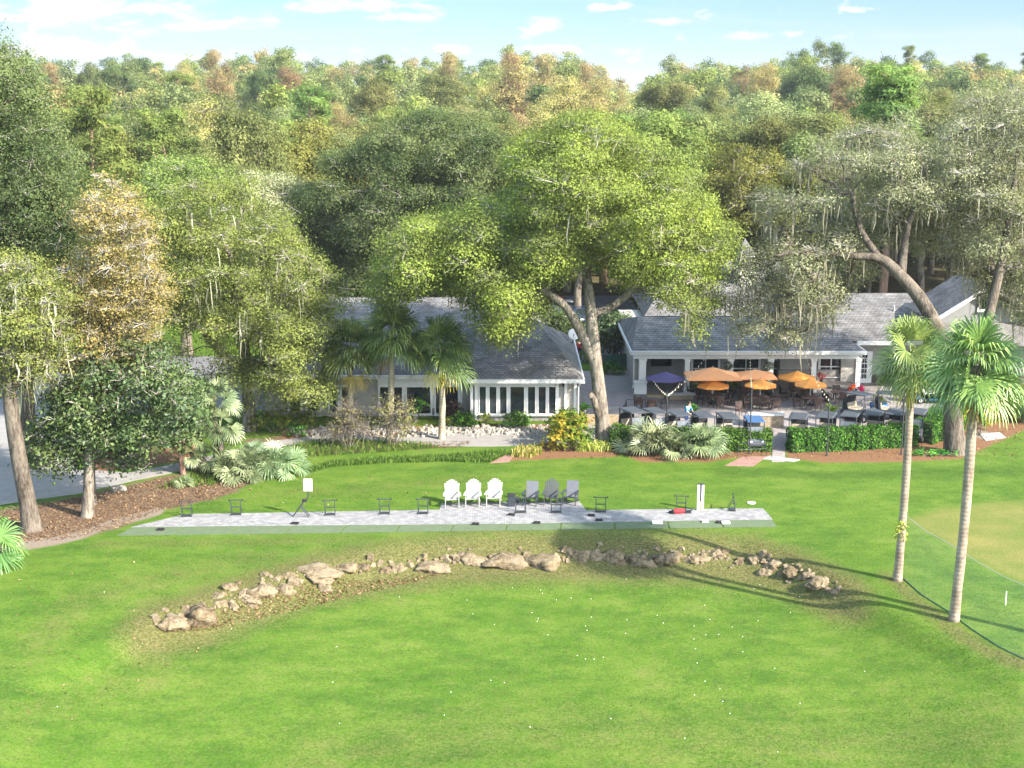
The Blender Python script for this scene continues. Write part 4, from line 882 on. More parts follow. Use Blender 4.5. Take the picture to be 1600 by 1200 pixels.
for px, py, lab, s in ((1027, 818.5, 'large white ball tray alone on the mats left of the tall post', 1.5), (1102, 816.5, 'small white ball tray on the mats straight in front of the tall post', .9), (1134, 818.5, 'white ball tray beside a black tray on the mats', 1.2)): tray(px, py, lab, 'white_trim', s, .035)
p = G(1174, 786); dk = thing('yardage_plate', 'round white marker plate lying in the lawn behind the tee end', 'marker', (p.x, p.y, 0)); mb = MB(); mb.lathe([(.23, 0), (.23, .03), (.20, .045), (.02, .05)], n=18); mb.build('disc', 'white_trim', dk)
# hitting mats
a0, a1, b0, b1 = G(205, 824.6), G(1207, 812.6), G(181, 837.5), G(1215, 823.5); names = ('first', 'second', 'third', 'fourth', 'fifth', 'sixth', 'seventh', 'eighth', 'ninth', 'tenth', 'eleventh', 'twelfth'); NM = 12
for k in range(NM):
    q = [a0.lerp(a1, k/NM+.0012), a0.lerp(a1, (k+1)/NM-.0012), b0.lerp(b1, (k+1)/NM-.0012), b0.lerp(b1, k/NM+.0012)]; c = sum(q, Vector())/4
    mb = MB(); mb.prism([(v.x-c.x, v.y-c.y) for v in q][::-1], -.03, .024); o = mb.build('hitting_mat', 'mat_green'); o.location = c
    tag(o, f'green turf hitting mat in the strip below the pavers, {names[k]} from the leafy end' if k < NM-1 else 'green turf hitting mat at the end of the strip past the tall post', 'mat', 'hitting mats along the tee')
# golf balls on the range
rb_ = np.random.default_rng(12); mb = MB(); mb.lathe([(.0005, -.022)]+[(.022*math.cos(a), .022*math.sin(a)) for a in (-.9, -.3, .3, .9)]+[(.0005, .022)], n=8)
ball = mb.build('golf_ball', 'ball_white', smooth=True); tag(ball, 'small white golf ball lying loose on the mown range grass', 'golf ball', 'golf balls scattered on the range')
for k in range(66):
    px = rb_.normal(930, 260) if k < 62 else rb_.uniform(80, 1560); py = 905+abs(rb_.normal(0, 120))
    if py > 1185 or px < 20 or px > 1580: continue
    p = GT(px, py); o = ball if k == 0 else ball.copy()
    if k: COL.objects.link(o)
    o.location = (p.x, p.y, p.z+.018); o.scale = (.8,)*3
# ---------------------------------------------------------------- boulders along the ledge
def boulder(sx, sy, sz, seed):
    import bmesh
    from mathutils import noise as mn
    rg = np.random.default_rng(seed); bm = bmesh.new(); bmesh.ops.create_icosphere(bm, subdivisions=4, radius=1); o_ = Vector(rg.uniform(-50, 50, 3))
    pl = [(unit(rg.normal(size=3)), rg.uniform(.5, .85)) for _ in range(8)]
    for v in bm.verts:
        p = np.array(v.co)
        for n, d in pl:
            h = p @ n
            if h > d: p = p-n*(h-d)*.8
        q = Vector(p); f = 1+.34*mn.noise(q*1.3+o_)+.24*abs(mn.noise(q*2.9+o_))-.26*max(0, mn.noise(q*4.2-o_))+.10*mn.noise(q*8+o_)
        v.co = (p[0]*sx*f, p[1]*sy*f, p[2]*sz*f)
    me = bpy.data.meshes.new('boulder'); bm.to_mesh(me); bm.free(); return me
rocks = [(263, 971, 44, 26), (308, 956, 62, 34), (347, 944, 20, 14), (361, 946, 16, 20), (337, 932, 22, 10), (357, 918, 24, 12), (371, 913, 12, 8), (410, 921, 40, 26), (443, 918, 28, 24), (432, 905, 16, 9), (452, 899, 22, 12), (414, 899, 14, 7), (388, 935, 30, 14), (390, 947, 18, 9), (506, 919, 20, 18), (462, 916, 14, 9),
    (492, 892, 66, 18), (541, 886, 32, 20), (567, 886, 24, 15), (600, 891, 16, 18), (624, 885, 28, 18), (671, 885, 48, 20), (712, 873, 20, 16), (738, 873, 36, 20), (789, 872, 58, 32), (848, 871, 54, 32), (889, 864, 18, 16), (910, 866, 26, 20), (932, 867, 24, 22), (957, 868, 34, 24), (975, 882, 14, 9), (1000, 876, 38, 18), (1040, 868, 42, 24), (1092, 871, 30, 16), (1119, 864, 18, 16), (1136, 863, 16, 13),
    (1159, 875, 16, 16), (1180, 873, 22, 20), (1208, 880, 28, 18), (1196, 892, 26, 18), (1238, 893, 28, 22), (1262, 898, 24, 15), (1284, 908, 34, 20), (1309, 926, 16, 10), (1236, 911, 12, 8)]
refs = {0: 'at the low left tip of the rock ledge', 7: 'blocky and cream, topping the left slope', 16: 'long, flat and pinkish at the bend of the ledge', 24: 'broad and rounded, in front of the white chairs', 25: 'tall rounded with ribbed face, in front of the grey chairs', 43: 'last small one at the right tip of the ledge'}
for k, (px, py, wd, ht) in enumerate(rocks):
    p = GT(px, py+ht*.42); s = F/p.y; o = bpy.data.objects.new('boulder', boulder(wd/s*.66, wd/s*.52, ht/s*.55, 100+k)); COL.objects.link(o); o.data.materials.append(M['boulder'])
    o.data.polygons.foreach_set('use_smooth', [True]*len(o.data.polygons))
    o.location = (p.x, p.y+.3, p.z+ht/s*.06); o.rotation_euler = (rng.uniform(-.15, .15), rng.uniform(-.2, .2), rng.uniform(-.4, .4))
    size = 'large' if wd > 40 else 'middling' if wd > 22 else 'small'; i = k+1; n = len(rocks)
    seg = 'left slope' if k < 16 else 'middle run' if k < 36 else 'right slope'; j = k+1-(0 if k < 16 else 16 if k < 36 else 36); ordn = ('first', 'second', 'third', 'fourth', 'fifth', 'sixth', 'seventh', 'eighth', 'ninth', 'tenth', 'eleventh', 'twelfth', 'thirteenth', 'fourteenth', 'fifteenth', 'sixteenth', 'seventeenth', 'eighteenth', 'nineteenth', 'twentieth')[j-1]
    tag(o, f'{size} limestone boulder {refs[k]}' if k in refs else f'{size} limestone boulder on the {seg} of the rock ledge, {ordn} along it', 'boulder', 'boulders along the rock ledge')
V = MB(); rg = np.random.default_rng(5); li = np.array(LEDGE, float)
for k in range(260):
    i = rg.integers(len(li)-1); a_ = li[i]+(li[i+1]-li[i])*rg.random(); p = GT(a_[0], a_[1]+rg.normal()*7-4); q_ = rg.uniform(.07, .27)*(1.6 if rg.random() < .15 else 1)
    V.box((p.x, p.y, p.z+q_*.02), (q_*1.5, q_*1.2, q_), rz=rg.uniform(0, 3), rx=rg.uniform(-.5, .5), ry=rg.uniform(-.5, .5), taper=rg.uniform(.35, .8))
struct(V.build('ledge_rubble', 'boulder', bevel=.02), 'stuff')
# white rubble edging below the left clubhouse
V = MB(); rg = np.random.default_rng(3)
for k in range(520):
    px = rg.uniform(455, 856); py = 674+rg.normal()*4.0-(px-650)*.006; p = G(px, py); V.box((p.x, p.y, .05), (rg.uniform(.12, .34), rg.uniform(.1, .26), rg.uniform(.12, .28)), rz=rg.uniform(0, 3), rx=rg.uniform(-.4, .4), ry=rg.uniform(-.4, .4), taper=rg.uniform(.5, .9))
struct(V.build('rock_edging', 'white_rock'), 'stuff')
p = G(183, 768); o = bpy.data.objects.new('boulder', boulder(.45, .35, .32, 77)); COL.objects.link(o); o.data.materials.append(M['white_rock']); o.location = (p.x, p.y, .12); tag(o, 'pale pitted rock among fallen leaves beside the concrete path', 'boulder')

# ---------------------------------------------------------------- patio furniture
def patio_chair(label):
    t = thing('patio_chair', label, 'chair', group='brown wicker chairs on the patio'); mb = MB(); mb.box((0, 0, .42), (.52, .50, .07)); mb.build('seat', 'wicker', t)
    mb = MB(); mb.box((0, .27, .70), (.54, .05, .54), rx=R(-10)); mb.build('backrest', 'wicker', t)
    for s in (-1, 1):
        mb = MB(); mb.tube([(s*.28, -.22, .40), (s*.29, -.22, .64), (s*.29, .0, .66), (s*.28, .28, .64)], .025, 5); mb.build('arm', 'wicker', t)
        for y in (-.21, .21): mb = MB(); mb.tube([(s*.24, y, .4), (s*.26, y*1.12, 0)], .025, 5); mb.build('leg', 'wicker', t)
    return t
def patio_table(label, r=.62):
    t = thing('patio_table', label, 'table', group='dark tables on the patio'); mb = MB(); mb.lathe([(r-.03, .70), (r, .72), (r, .745), (r-.02, .75)], n=20); mb.build('tabletop', 'table_top', t)
    for a in (.785, 2.356, 3.927, 5.498): mb = MB(); mb.tube([(math.cos(a)*r*.6, math.sin(a)*r*.6, .70), (math.cos(a)*r*.72, math.sin(a)*r*.72, 0)], .03, 5); mb.build('leg', 'wicker', t)
    return t
def umbrella(label, r, h, mat, n=8, tiers=1, rise=.42, sq=None, vent=True):
    t = thing('patio_umbrella', label, 'umbrella', group=None); mb = MB()
    def ring(rr, z):
        if sq: return [(x*sq[0]*rr, y*sq[1]*rr, z) for x, y in ((-1, -1), (0, -1), (1, -1), (1, 0), (1, 1), (0, 1), (-1, 1), (-1, 0))]
        return [(rr*r*math.cos(2*math.pi*k/n+.2), rr*r*math.sin(2*math.pi*k/n+.2), z) for k in range(n)]
    def shell(r0, z0, r1, z1, val):
        rs = [ring(r0, z0), ring((r0+r1)/2, (z0+z1)/2-.03), ring(r1, z1), ring(r1*1.002, z1-val)]; nn = len(rs[0]); vs = [v for q in rs for v in q]
        inner = [(x*.985, y*.985, z-.03) for x, y, z in vs[:3*nn]]; fs = []
        for i in range(3): fs += [(i*nn+j, i*nn+(j+1) % nn, (i+1)*nn+(j+1) % nn, (i+1)*nn+j) for j in range(nn)]
        k0 = 4*nn; fs += [(k0+i*nn+j, k0+(i+1)*nn+j, k0+(i+1)*nn+(j+1) % nn, k0+i*nn+(j+1) % nn) for i in range(2) for j in range(nn)]
        mb.add(vs+inner, fs)
    if tiers == 1: shell(.03, h+rise, 1, h, .09)
    else:
        for k in range(tiers):
            a, b = (.02, .38) if k == 0 else (.30, .70) if k == 1 else (.62, 1.0); shell(a, h+rise*(1-a), b, h+rise*(1-b), .06)
    mb.build('canopy', mat, t)
    mb = MB(); mb.tube([(0, 0, .0), (0, 0, h+rise+.08)], .03, 8); mb.build('pole', 'pole_metal' if tiers == 1 else 'rail_black', t)
    for k in range(n if not sq else 8):
        e = ring(.97, h-.03)[k]; mb = MB(); mb.tube([(0, 0, h+rise-.1), e], .012, 4); mb.build('rib', 'pole_metal', t)
    mb = MB(); mb.lathe([(.26, 0), (.26, .06), (.06, .10), (.05, .3)], n=14); mb.build('base', 'rubber', t); return t
def at_(o, px, py, z=.02, rz=0): p = G(px, py); o.location = (p.x, p.y, z); o.rotation_euler = (0, 0, rz); return o
at_(umbrella('purple three-tier umbrella left of the orange ones, under the television', 1.46, 1.62, 'canvas_purple', tiers=3, rise=.52), 1039, 626)
at_(umbrella('broad rectangular peach umbrella nearest the purple one', 2.0, 1.98, 'canvas_peach', sq=(1.9, 1.35), rise=.62), 1112, 630)
at_(umbrella('broad rectangular peach umbrella standing behind a small orange one', 2.0, 1.85, 'canvas_peach', sq=(1.42, 1.25), rise=.42), 1178, 626)
for px, py, hw, lab in ((1113.5, 632, 26, 'small orange umbrella in front of the larger peach one'), (1187, 634, 26, 'small orange umbrella above the stone planter'), (1244, 621, 31, 'orange umbrella before the columned bay, higher of the last pair'), (1265, 634, 26, 'small orange umbrella farthest from the purple one')):
    g = G(px, py); hw = P(px+hw, py, g.y).x-g.x; at_(umbrella(lab, hw, P(px, {1113.5: 605, 1187: 604, 1244: 592, 1265: 603}[px], g.y).z+.1, 'canvas_orange', rise=.46), px, py)
tables = [(1113.5, 634, 'dark table under the small orange umbrella by the blue-shirted person'), (1187, 636, 'dark table under the small orange umbrella behind the stone planter'), (1244, 624, 'dark table under the orange umbrella before the columned bay'), (1265, 637, 'dark table under the small orange umbrella farthest from the purple one'), (1310, 628, 'bare dark table without umbrella near the white corner column'), (1150, 622, 'dark table behind the second broad peach umbrella'), (1018, 640, 'dark table beside the black railing'), (1098, 621, 'dark table behind the first broad peach umbrella')]
NICK = {1113.5: 'under the orange umbrella nearest the blue-shirted person', 1187: 'under the orange umbrella above the stone planter', 1244: 'under the higher of the last two orange umbrellas', 1265: 'under the orange umbrella farthest from the purple one', 1310: 'of the bare table without umbrella', 1150: 'of the table behind the second peach umbrella', 1018: 'of the table beside the black railing', 1098: 'of the table behind the first peach umbrella'}
tt = None; ct = None
for px, py, lab in tables:
    if tt is None: tt = tree_of(patio_table(lab)); at_(tt[0], px, py)
    else: p = G(px, py); dup(tt, (p.x, p.y, .02), 0, lab)
    p = G(px, py); n = 3 if px == 1018 else 4; nick = NICK[px]
    for k in range(n):
        a = [-1.57, .1, 3.1, 1.57][k]+rng.uniform(-.35, .35); q = (p.x+math.cos(a)*.92, p.y+math.sin(a)*.92, .02)
        l2 = f'brown wicker armchair on the {("lawn side", "right side", "left side", "house side")[k]} {nick}'
        if ct is None: ct = tree_of(patio_chair(l2)); ct[0].location = q; ct[0].rotation_euler = (0, 0, a-1.57)
        else: dup(ct, q, a-1.57+rng.uniform(-.3, .3), l2)
for px, py, rz, lab in ((1157, 650, .4, 'brown wicker armchair standing apart left of the stone planter'), (1181, 641, 2.9, 'brown wicker armchair whose back shows above the stone planter, left one'), (1212, 642, 3.2, 'brown wicker armchair whose back shows above the stone planter, right one'), (1326, 645, 1.2, 'brown wicker armchair beside the rear golf cart'), (997, 640, 3.1, 'brown wicker armchair with its back against the black railing')):
    p = G(px, py); dup(ct, (p.x, p.y, .02), rz, lab)
# railing along the patio edge, planter wall, steps
def railing(name, label, pts, h=.95, step=.13):
    pts = [Vector(p) for p in pts]; b = pts[0].copy(); t = thing(name, label, 'railing', b); mb = MB(); mr = MB(); mp = MB()
    for p, q in zip(pts[:-1], pts[1:]):
        p, q = p-b, q-b; u = Vector((0, 0, h)); mr.tube([p+u, q+u], .025, 6); mr.tube([p+u*.12, q+u*.12], .016, 4); n = max(2, int((q-p).length/step))
        for k in range(1, n): c = p.lerp(q, k/n); mb.tube([c+u*.12, c+u], .009, 4)
    for p in pts: mp = MB(); mp.tube([p-b, p-b+Vector((0, 0, h+.05))], .032, 6); mp.build('post', 'rail_black', t)
    mr.build('rail', 'rail_black', t); mb.build('baluster_panel', 'rail_black', t); return t
railing('patio_railing', 'low black baluster railing behind the left golf carts', [G(974, 655), G(979, 645), G(1008, 645), G(1041, 645)])
for a, b, w_ in ((1078, 1134, 'first'), (1146, 1196, 'second'), (1209, 1262, 'third')):
    x0, x1 = P(a, 600, 48.85*K).x, P(b, 600, 48.85*K).x; railing('porch_railing', f'black baluster railing between porch columns, {w_} bay right of the television', [(x0, 48.75*K, .1), (x1, 48.75*K, .1)], .9)
p = G(1198, 668); pw = thing('stone_planter', 'tan stone wall with a pale cap in the middle of the patio', 'planter wall', (p.x, p.y, 0)); mb = MB(); mb.bb((-1.12, 0, 0), (1.12, .7, .78)); mb.build('wall', 'stone_wall', pw, bevel=.02); mb = MB(); mb.bb((-1.2, -.07, .784), (1.2, .77, .90)); mb.build('cap', 'stone_cap', pw, bevel=.015)
p = G(945, 664); st = thing('timber_steps', 'low timber-edged steps between the oak trunk and the golf carts', 'steps', (p.x, p.y, 0))
for k in range(3): mb = MB(); mb.bb((-1.15, .0+k*.42, 0), (1.25, .42+k*.42, .15+.15*k)); mb.build('tread', 'wood_step', st)
p = G(1051, 624); bc = thing('wood_bench_wall', 'low timber bench and counter under the purple umbrella', 'bench', (p.x, p.y, 0)); mb = MB(); mb.bb((-1.9, -.2, 0), (1.5, .25, .36)); mb.build('base', 'wood_step', bc); mb = MB(); mb.bb((-.6, -.3, .364), (1.6, .32, .44)); mb.build('seat', 'stone_cap', bc)
def railpipe(label, px):
    a, b = G(px[0], px[1]), G(px[2], px[3]); t = thing('handrail', label, 'handrail', a); mb = MB(); d = b-a; mb.tube([(0, 0, -.05), (0, 0, .85), (d.x, d.y, .85), (d.x, d.y, -.05)], .022, 6); mb.build('rail', 'stand_dark', t)
    mb = MB(); mb.tube([(0, 0, .45), (d.x, d.y, .45)], .014, 5); mb.build('cross_bar', 'stand_dark', t)
railpipe('thin grey pipe handrail standing before the hedge left of the walk', (1153, 714, 1197, 712)); railpipe('thin dark handrail on the walk beside the hedge gap', (1206, 716, 1207, 690))
# pots and plants
def pot(label, px, py, mat, r, h, plant, seed, cat='potted plant', frond=True):
    p = G(px, py); t = thing('potted_palm' if frond else 'potted_flower', label, cat, (p.x, p.y, .02)); mb = MB(); mb.lathe([(r*.62, 0), (r*.95, h*.6), (r, h), (r*.9, h), (r*.85, h-.05), (.01, h-.05)], n=16); mb.build('pot', mat, t, True)
    rg = np.random.default_rng(seed)
    if frond:
        V, T = [], []
        for k in range(20):
            az = k*2.4; el = rg.uniform(.5, 1.4); d = np.array([math.cos(az)*math.cos(el), math.sin(az)*math.cos(el), math.sin(el)]); s = np.array([-math.sin(az), math.cos(az), 0]); L_ = plant*rg.uniform(.7, 1.1)
            for j in range(9):
                u = j/8; q = np.array([0, 0, h])+d*L_*u-np.array([0, 0, .55*u*u*L_]); ll = .34*plant*(1-.6*u)
                for sg_ in (-1, 1): e = q+s*sg_*ll*.8+d*ll*.5-np.array([0, 0, ll*.25]); V.append([q-d*.02, q+d*.035, e, e]); T.append(rg.random())
        quads('fronds', np.array(V), 'leaf_shrub', np.array(T), t)
    else:
        V, T = foliage([(np.array([0, 0, h+plant*.5]), plant*.55)], 260, .11, .07, rg, .07, 6); quads('blossom', V, 'leaf_red', T, t)
pot('palm in a dark blue pot in front of the rear golf cart', 1299, 657, 'pot_blue', .27, .62, 1.15, 1); pot('palm in a dark pot beside the blue-shirted person', 1083, 655, 'pot_dark', .25, .6, 1.0, 2); pot('arching palm in a wide blue bowl right of the rear golf cart', 1372, 646, 'bowl_blue', .62, .72, 1.15, 3)
pot('bushy potted palm in front of the middle porch railing', 1145, 618, 'pot_dark', .3, .45, 1.05, 4); pot('bushy potted palm in front of the first porch railing', 1090, 618, 'pot_dark', .3, .45, 1.05, 5); pot('potted palm under the farthest orange umbrella', 1262, 622, 'pot_dark', .26, .5, 1.0, 6); pot('bushy potted palm behind the umbrella above the stone planter', 1201, 619, 'pot_dark', .28, .45, .95, 7)
pot('red poinsettia on the brick skirting under the porch window', 1283, 602, 'pot_dark', .13, .45, .5, 8, 'potted flower', False); pot('red poinsettia left of the white corner column foot', 1330.5, 617, 'red_cloth', .16, .3, .45, 9, 'potted flower', False); pot('red poinsettia right of the white corner column foot', 1345, 619, 'red_cloth', .16, .3, .45, 10, 'potted flower', False); pot('potted grassy palm beside the downspout of the left clubhouse', 912, 655, 'pot_dark', .25, .7, 1.0, 11)

# ---------------------------------------------------------------- golf carts
def cart(label, body='cart_gray', roof='cart_roof', seat='seat_tan', group='golf carts parked on the patio', shield=True, top=True):
    t = thing('golf_cart', label, 'golf cart', group=group)
    mb = MB(); mb.extr([(-1.18, .32), (-1.22, .48), (-1.12, .78), (-.92, .90), (-.74, .92), (-.66, .62), (-.60, .30), (.10, .28), (.14, .55), (.30, .62), (1.12, .66), (1.2, .58), (1.2, .34)], -.56, .56); mb.build('body', body, t, bevel=.04)
    mb = MB(); mb.box((0, .34, .70), (1.02, .50, .14)); mb.build('seat', seat, t, bevel=.03); mb = MB(); mb.box((0, .62, .95), (1.02, .10, .38), rx=R(-10)); mb.build('backrest', seat, t, bevel=.03)
    for sx in (-1, 1):
        for y in (-.82, .80):
            mb = MB(); mb.lathe([(.13, -.09), (.22, -.085), (.235, -.05), (.235, .05), (.22, .085), (.13, .09)], (sx*.50, y, .235), 18, Matrix.Rotation(R(90), 3, 'Y')); w_ = mb.build('wheel', 'rubber', t, True)
            mb = MB(); mb.lathe([(.02, -.098), (.12, -.095), (.125, -.06), (.125, .06), (.12, .095), (.02, .098)], (sx*.50, y, .235), 12, Matrix.Rotation(R(90), 3, 'Y')); mb.build('rim', 'rim', w_)
        mb = MB(); mb.lathe([(.02, 0), (.07, .01), (.075, .04), (.06, .05)], (sx*.36, -1.17, .62), 10, Matrix.Rotation(R(90), 3, 'X')); mb.build('headlight', 'white_trim', t)
    if top:
        mb = MB(); mb.add([(-.58, -.86, 1.79), (.58, -.86, 1.79), (.58, .96, 1.79), (-.58, .96, 1.79), (-.50, -.74, 1.86), (.50, -.74, 1.86), (.50, .84, 1.86), (-.50, .84, 1.86)], [(3, 2, 1, 0), (4, 5, 6, 7), (0, 1, 5, 4), (1, 2, 6, 5), (2, 3, 7, 6), (3, 0, 4, 7)]); mb.build('roof', roof, t, bevel=.02)
        for sx in (-1, 1):
            mb = MB(); mb.tube([(sx*.50, -.86, .88), (sx*.51, -.72, 1.80)], .032, 6); mb.build('roof_post', 'rail_black', t); mb = MB(); mb.tube([(sx*.50, .74, .62), (sx*.51, .82, 1.80)], .032, 6); mb.build('roof_post', 'rail_black', t)
        if shield: mb = MB(); mb.box((0, -.815, 1.20), (.94, .014, .58), rx=R(-9)); w_ = mb.build('windshield', 'shield', t); mb = MB(); mb.tube([(-.48, -.87, .90), (-.48, -.775, 1.5), (.48, -.775, 1.5), (.48, -.87, .90), (-.48, -.87, .90)], .026, 5); mb.build('frame', 'rail_black', w_)
    mb = MB(); mb.tube([(-.26, -.62, .75), (-.26, -.44, .98)], .02, 6); mb.build('steering_column', 'rail_black', t)
    mb = MB(); ring = [(-.26+.17*math.cos(a), -.43-.08*math.sin(a)*.6, .99+.15*math.sin(a)) for a in np.linspace(0, 2*math.pi, 15)]; mb.tube(ring, .018, 5, False); mb.build('steering_wheel', 'rubber', t)
    mb = MB(); mb.bb((-.42, .80, .66), (.42, 1.12, .74)); mb.tube([(-.42, .86, .7), (-.42, .9, 1.2), (.42, .9, 1.2), (.42, .86, .7)], .02, 5); mb.build('bag_rack', 'rail_black', t)
    mb = MB(); mb.extr([(.72, .66), (.70, 1.42), (.80, 1.50), (1.02, 1.34), (1.12, .66)], -.46, .46); mb.build('bag_cover', 'cloth_black', t, bevel=.03); return t
c_sh = tree_of(cart('grey golf cart with clear windshield, nearest the oak trunk', group='golf carts in the left row')); c_op = tree_of(cart('grey open-fronted golf cart just right of the blue-shirted person', shield=False, group='golf carts in the left row'))
def putc(tr, px, py, rz, lab=None, first=False, grp=None):
    p = G(px, py)
    o = tr[0] if first else dup(tr, None, None, lab)
    o.location = (p.x, p.y, .02); o.rotation_euler = (0, 0, R(rz))
    if grp: o['group'] = grp
putc(c_sh, 988, 684, 24, first=True); putc(c_sh, 1023, 685, 24, 'grey golf cart with clear windshield, second from the oak trunk'); putc(c_sh, 1059, 689, 20, 'grey golf cart with clear windshield, in front of the blue-shirted person'); putc(c_op, 1098, 692, 10, first=True); putc(c_op, 1136, 693, 8, 'grey open-fronted golf cart left of the blue-roofed cart')
cb = tree_of(cart('golf cart with a blue padded roof in front of the stone planter', 'cart_gray', 'cart_blue_roof', 'seat_gray', 'golf carts in the left row')); putc(cb, 1177, 699, 0, first=True)
RG = 'golf carts in the right row'
for px, py, rz, lab, tr in ((1246, 694, -16, 'grey golf cart just right of the hedge gap', c_op), (1289, 692, -22, 'grey golf cart behind the dark lamp pole, second right of the gap', c_op), (1327, 690, -24, 'grey golf cart third right of the hedge gap', c_sh), (1363, 688, -26, 'grey golf cart fourth right of the hedge gap', c_op), (1396, 687, -26, 'grey golf cart fifth right of the gap, left of the thin palm', c_op), (1431, 686, -26, 'grey golf cart last in the right row, right of the thin palm', c_sh), (1342, 656, 40, 'grey golf cart parked by the bare table, behind the right row', c_op), (1390, 655, 75, 'grey golf cart with pale seats behind the blue bowl plant', c_op)):
    putc(tr, px, py, rz, lab, grp=RG)
cbl = tree_of(cart('bright blue golf cart side-on on the pale path behind the palms', 'cart_blue', 'cart_roof', 'seat_gray', 'golf carts in the right row', shield=False, top=False)); putc(cbl, 1452, 629, 90, first=True); cbl[0].pop('group', None)
cbk = tree_of(cart('black golf cart parked behind the green fence between the clubhouses', 'car_dark', 'cart_roof', 'seat_gray', None, shield=False)); putc(cbk, 968, 553, 30, first=True)

# ---------------------------------------------------------------- lamp poles and string lights
poles = {}
for px, yb, yt, lab in ((1041, 690, 617, 'thin dark light pole among the left golf carts'), (1171, 709, 607, 'thin dark light pole at the hedge before the blue-roofed cart'), (1292, 712, 625, 'thin dark light pole in front of the right hedge'), (1408, 710, 566, 'tall thin dark light pole behind the left palm trunk')):
    p = G(px, yb); h = P(px, yt, p.y).z; t = thing('light_pole', lab, 'pole', (p.x, p.y, 0)); mb = MB(); mb.tube([(0, 0, -.05), (0, 0, h)], .045, 8); mb.build('post', 'rail_black', t); mb = MB(); mb.lathe([(.10, 0), (.10, .04), (.05, .06)], n=10); mb.build('base', 'rail_black', t); mb = MB(); mb.lathe([(.055, h), (.055, h+.05), (.01, h+.07)], n=8); mb.build('cap', 'rail_black', t); poles[px] = Vector((p.x, p.y, h))
def string(label, a, b, sag, n, bulb=.045):
    a, b = Vector(a), Vector(b); t = thing('string_lights', label, 'string lights', a, group=None); pts = []
    for k in range(15): u = k/14; q = (b-a)*u; q.z -= sag*4*u*(1-u); pts.append(q)
    mb = MB(); mb.tube(pts, .009, 4); mb.build('wire', 'rail_black', t); mb = MB()
    for k in range(n): u = (k+.5)/n; q = (b-a)*u; q.z -= sag*4*u*(1-u)+.05; mb.lathe([(.012, .05), (bulb, 0), (bulb*.8, -.04), (.01, -.07)], q, 6)
    mb.build('bulbs', 'bulb', t)
pt = poles[1041]; e1 = P(1021, 594, 47.0*K); e2 = P(1063, 597, 47.0*K)
string('string of pale bulbs rising left from the pole to the purple umbrella', pt, e1, .10, 9, .032); string('string of pale bulbs rising right from the pole to the purple umbrella', pt, e2, .10, 9, .032)
string('string lights from the short pole to the porch eave left of the wreaths', pt, P(1106, 553, 48.2*K), .25, 14, .03); string('string lights from the hedge pole to the porch eave above the peach umbrellas', poles[1171], P(1172, 553, 48.2*K), .3, 14, .03); string('string lights from the right hedge pole to the porch corner', poles[1292], P(1258, 552, 48.2*K), .35, 14, .03); string('string lights from the tall pole to the porch corner column', poles[1408], P(1341, 552, 48.3*K), .5, 12, .03)

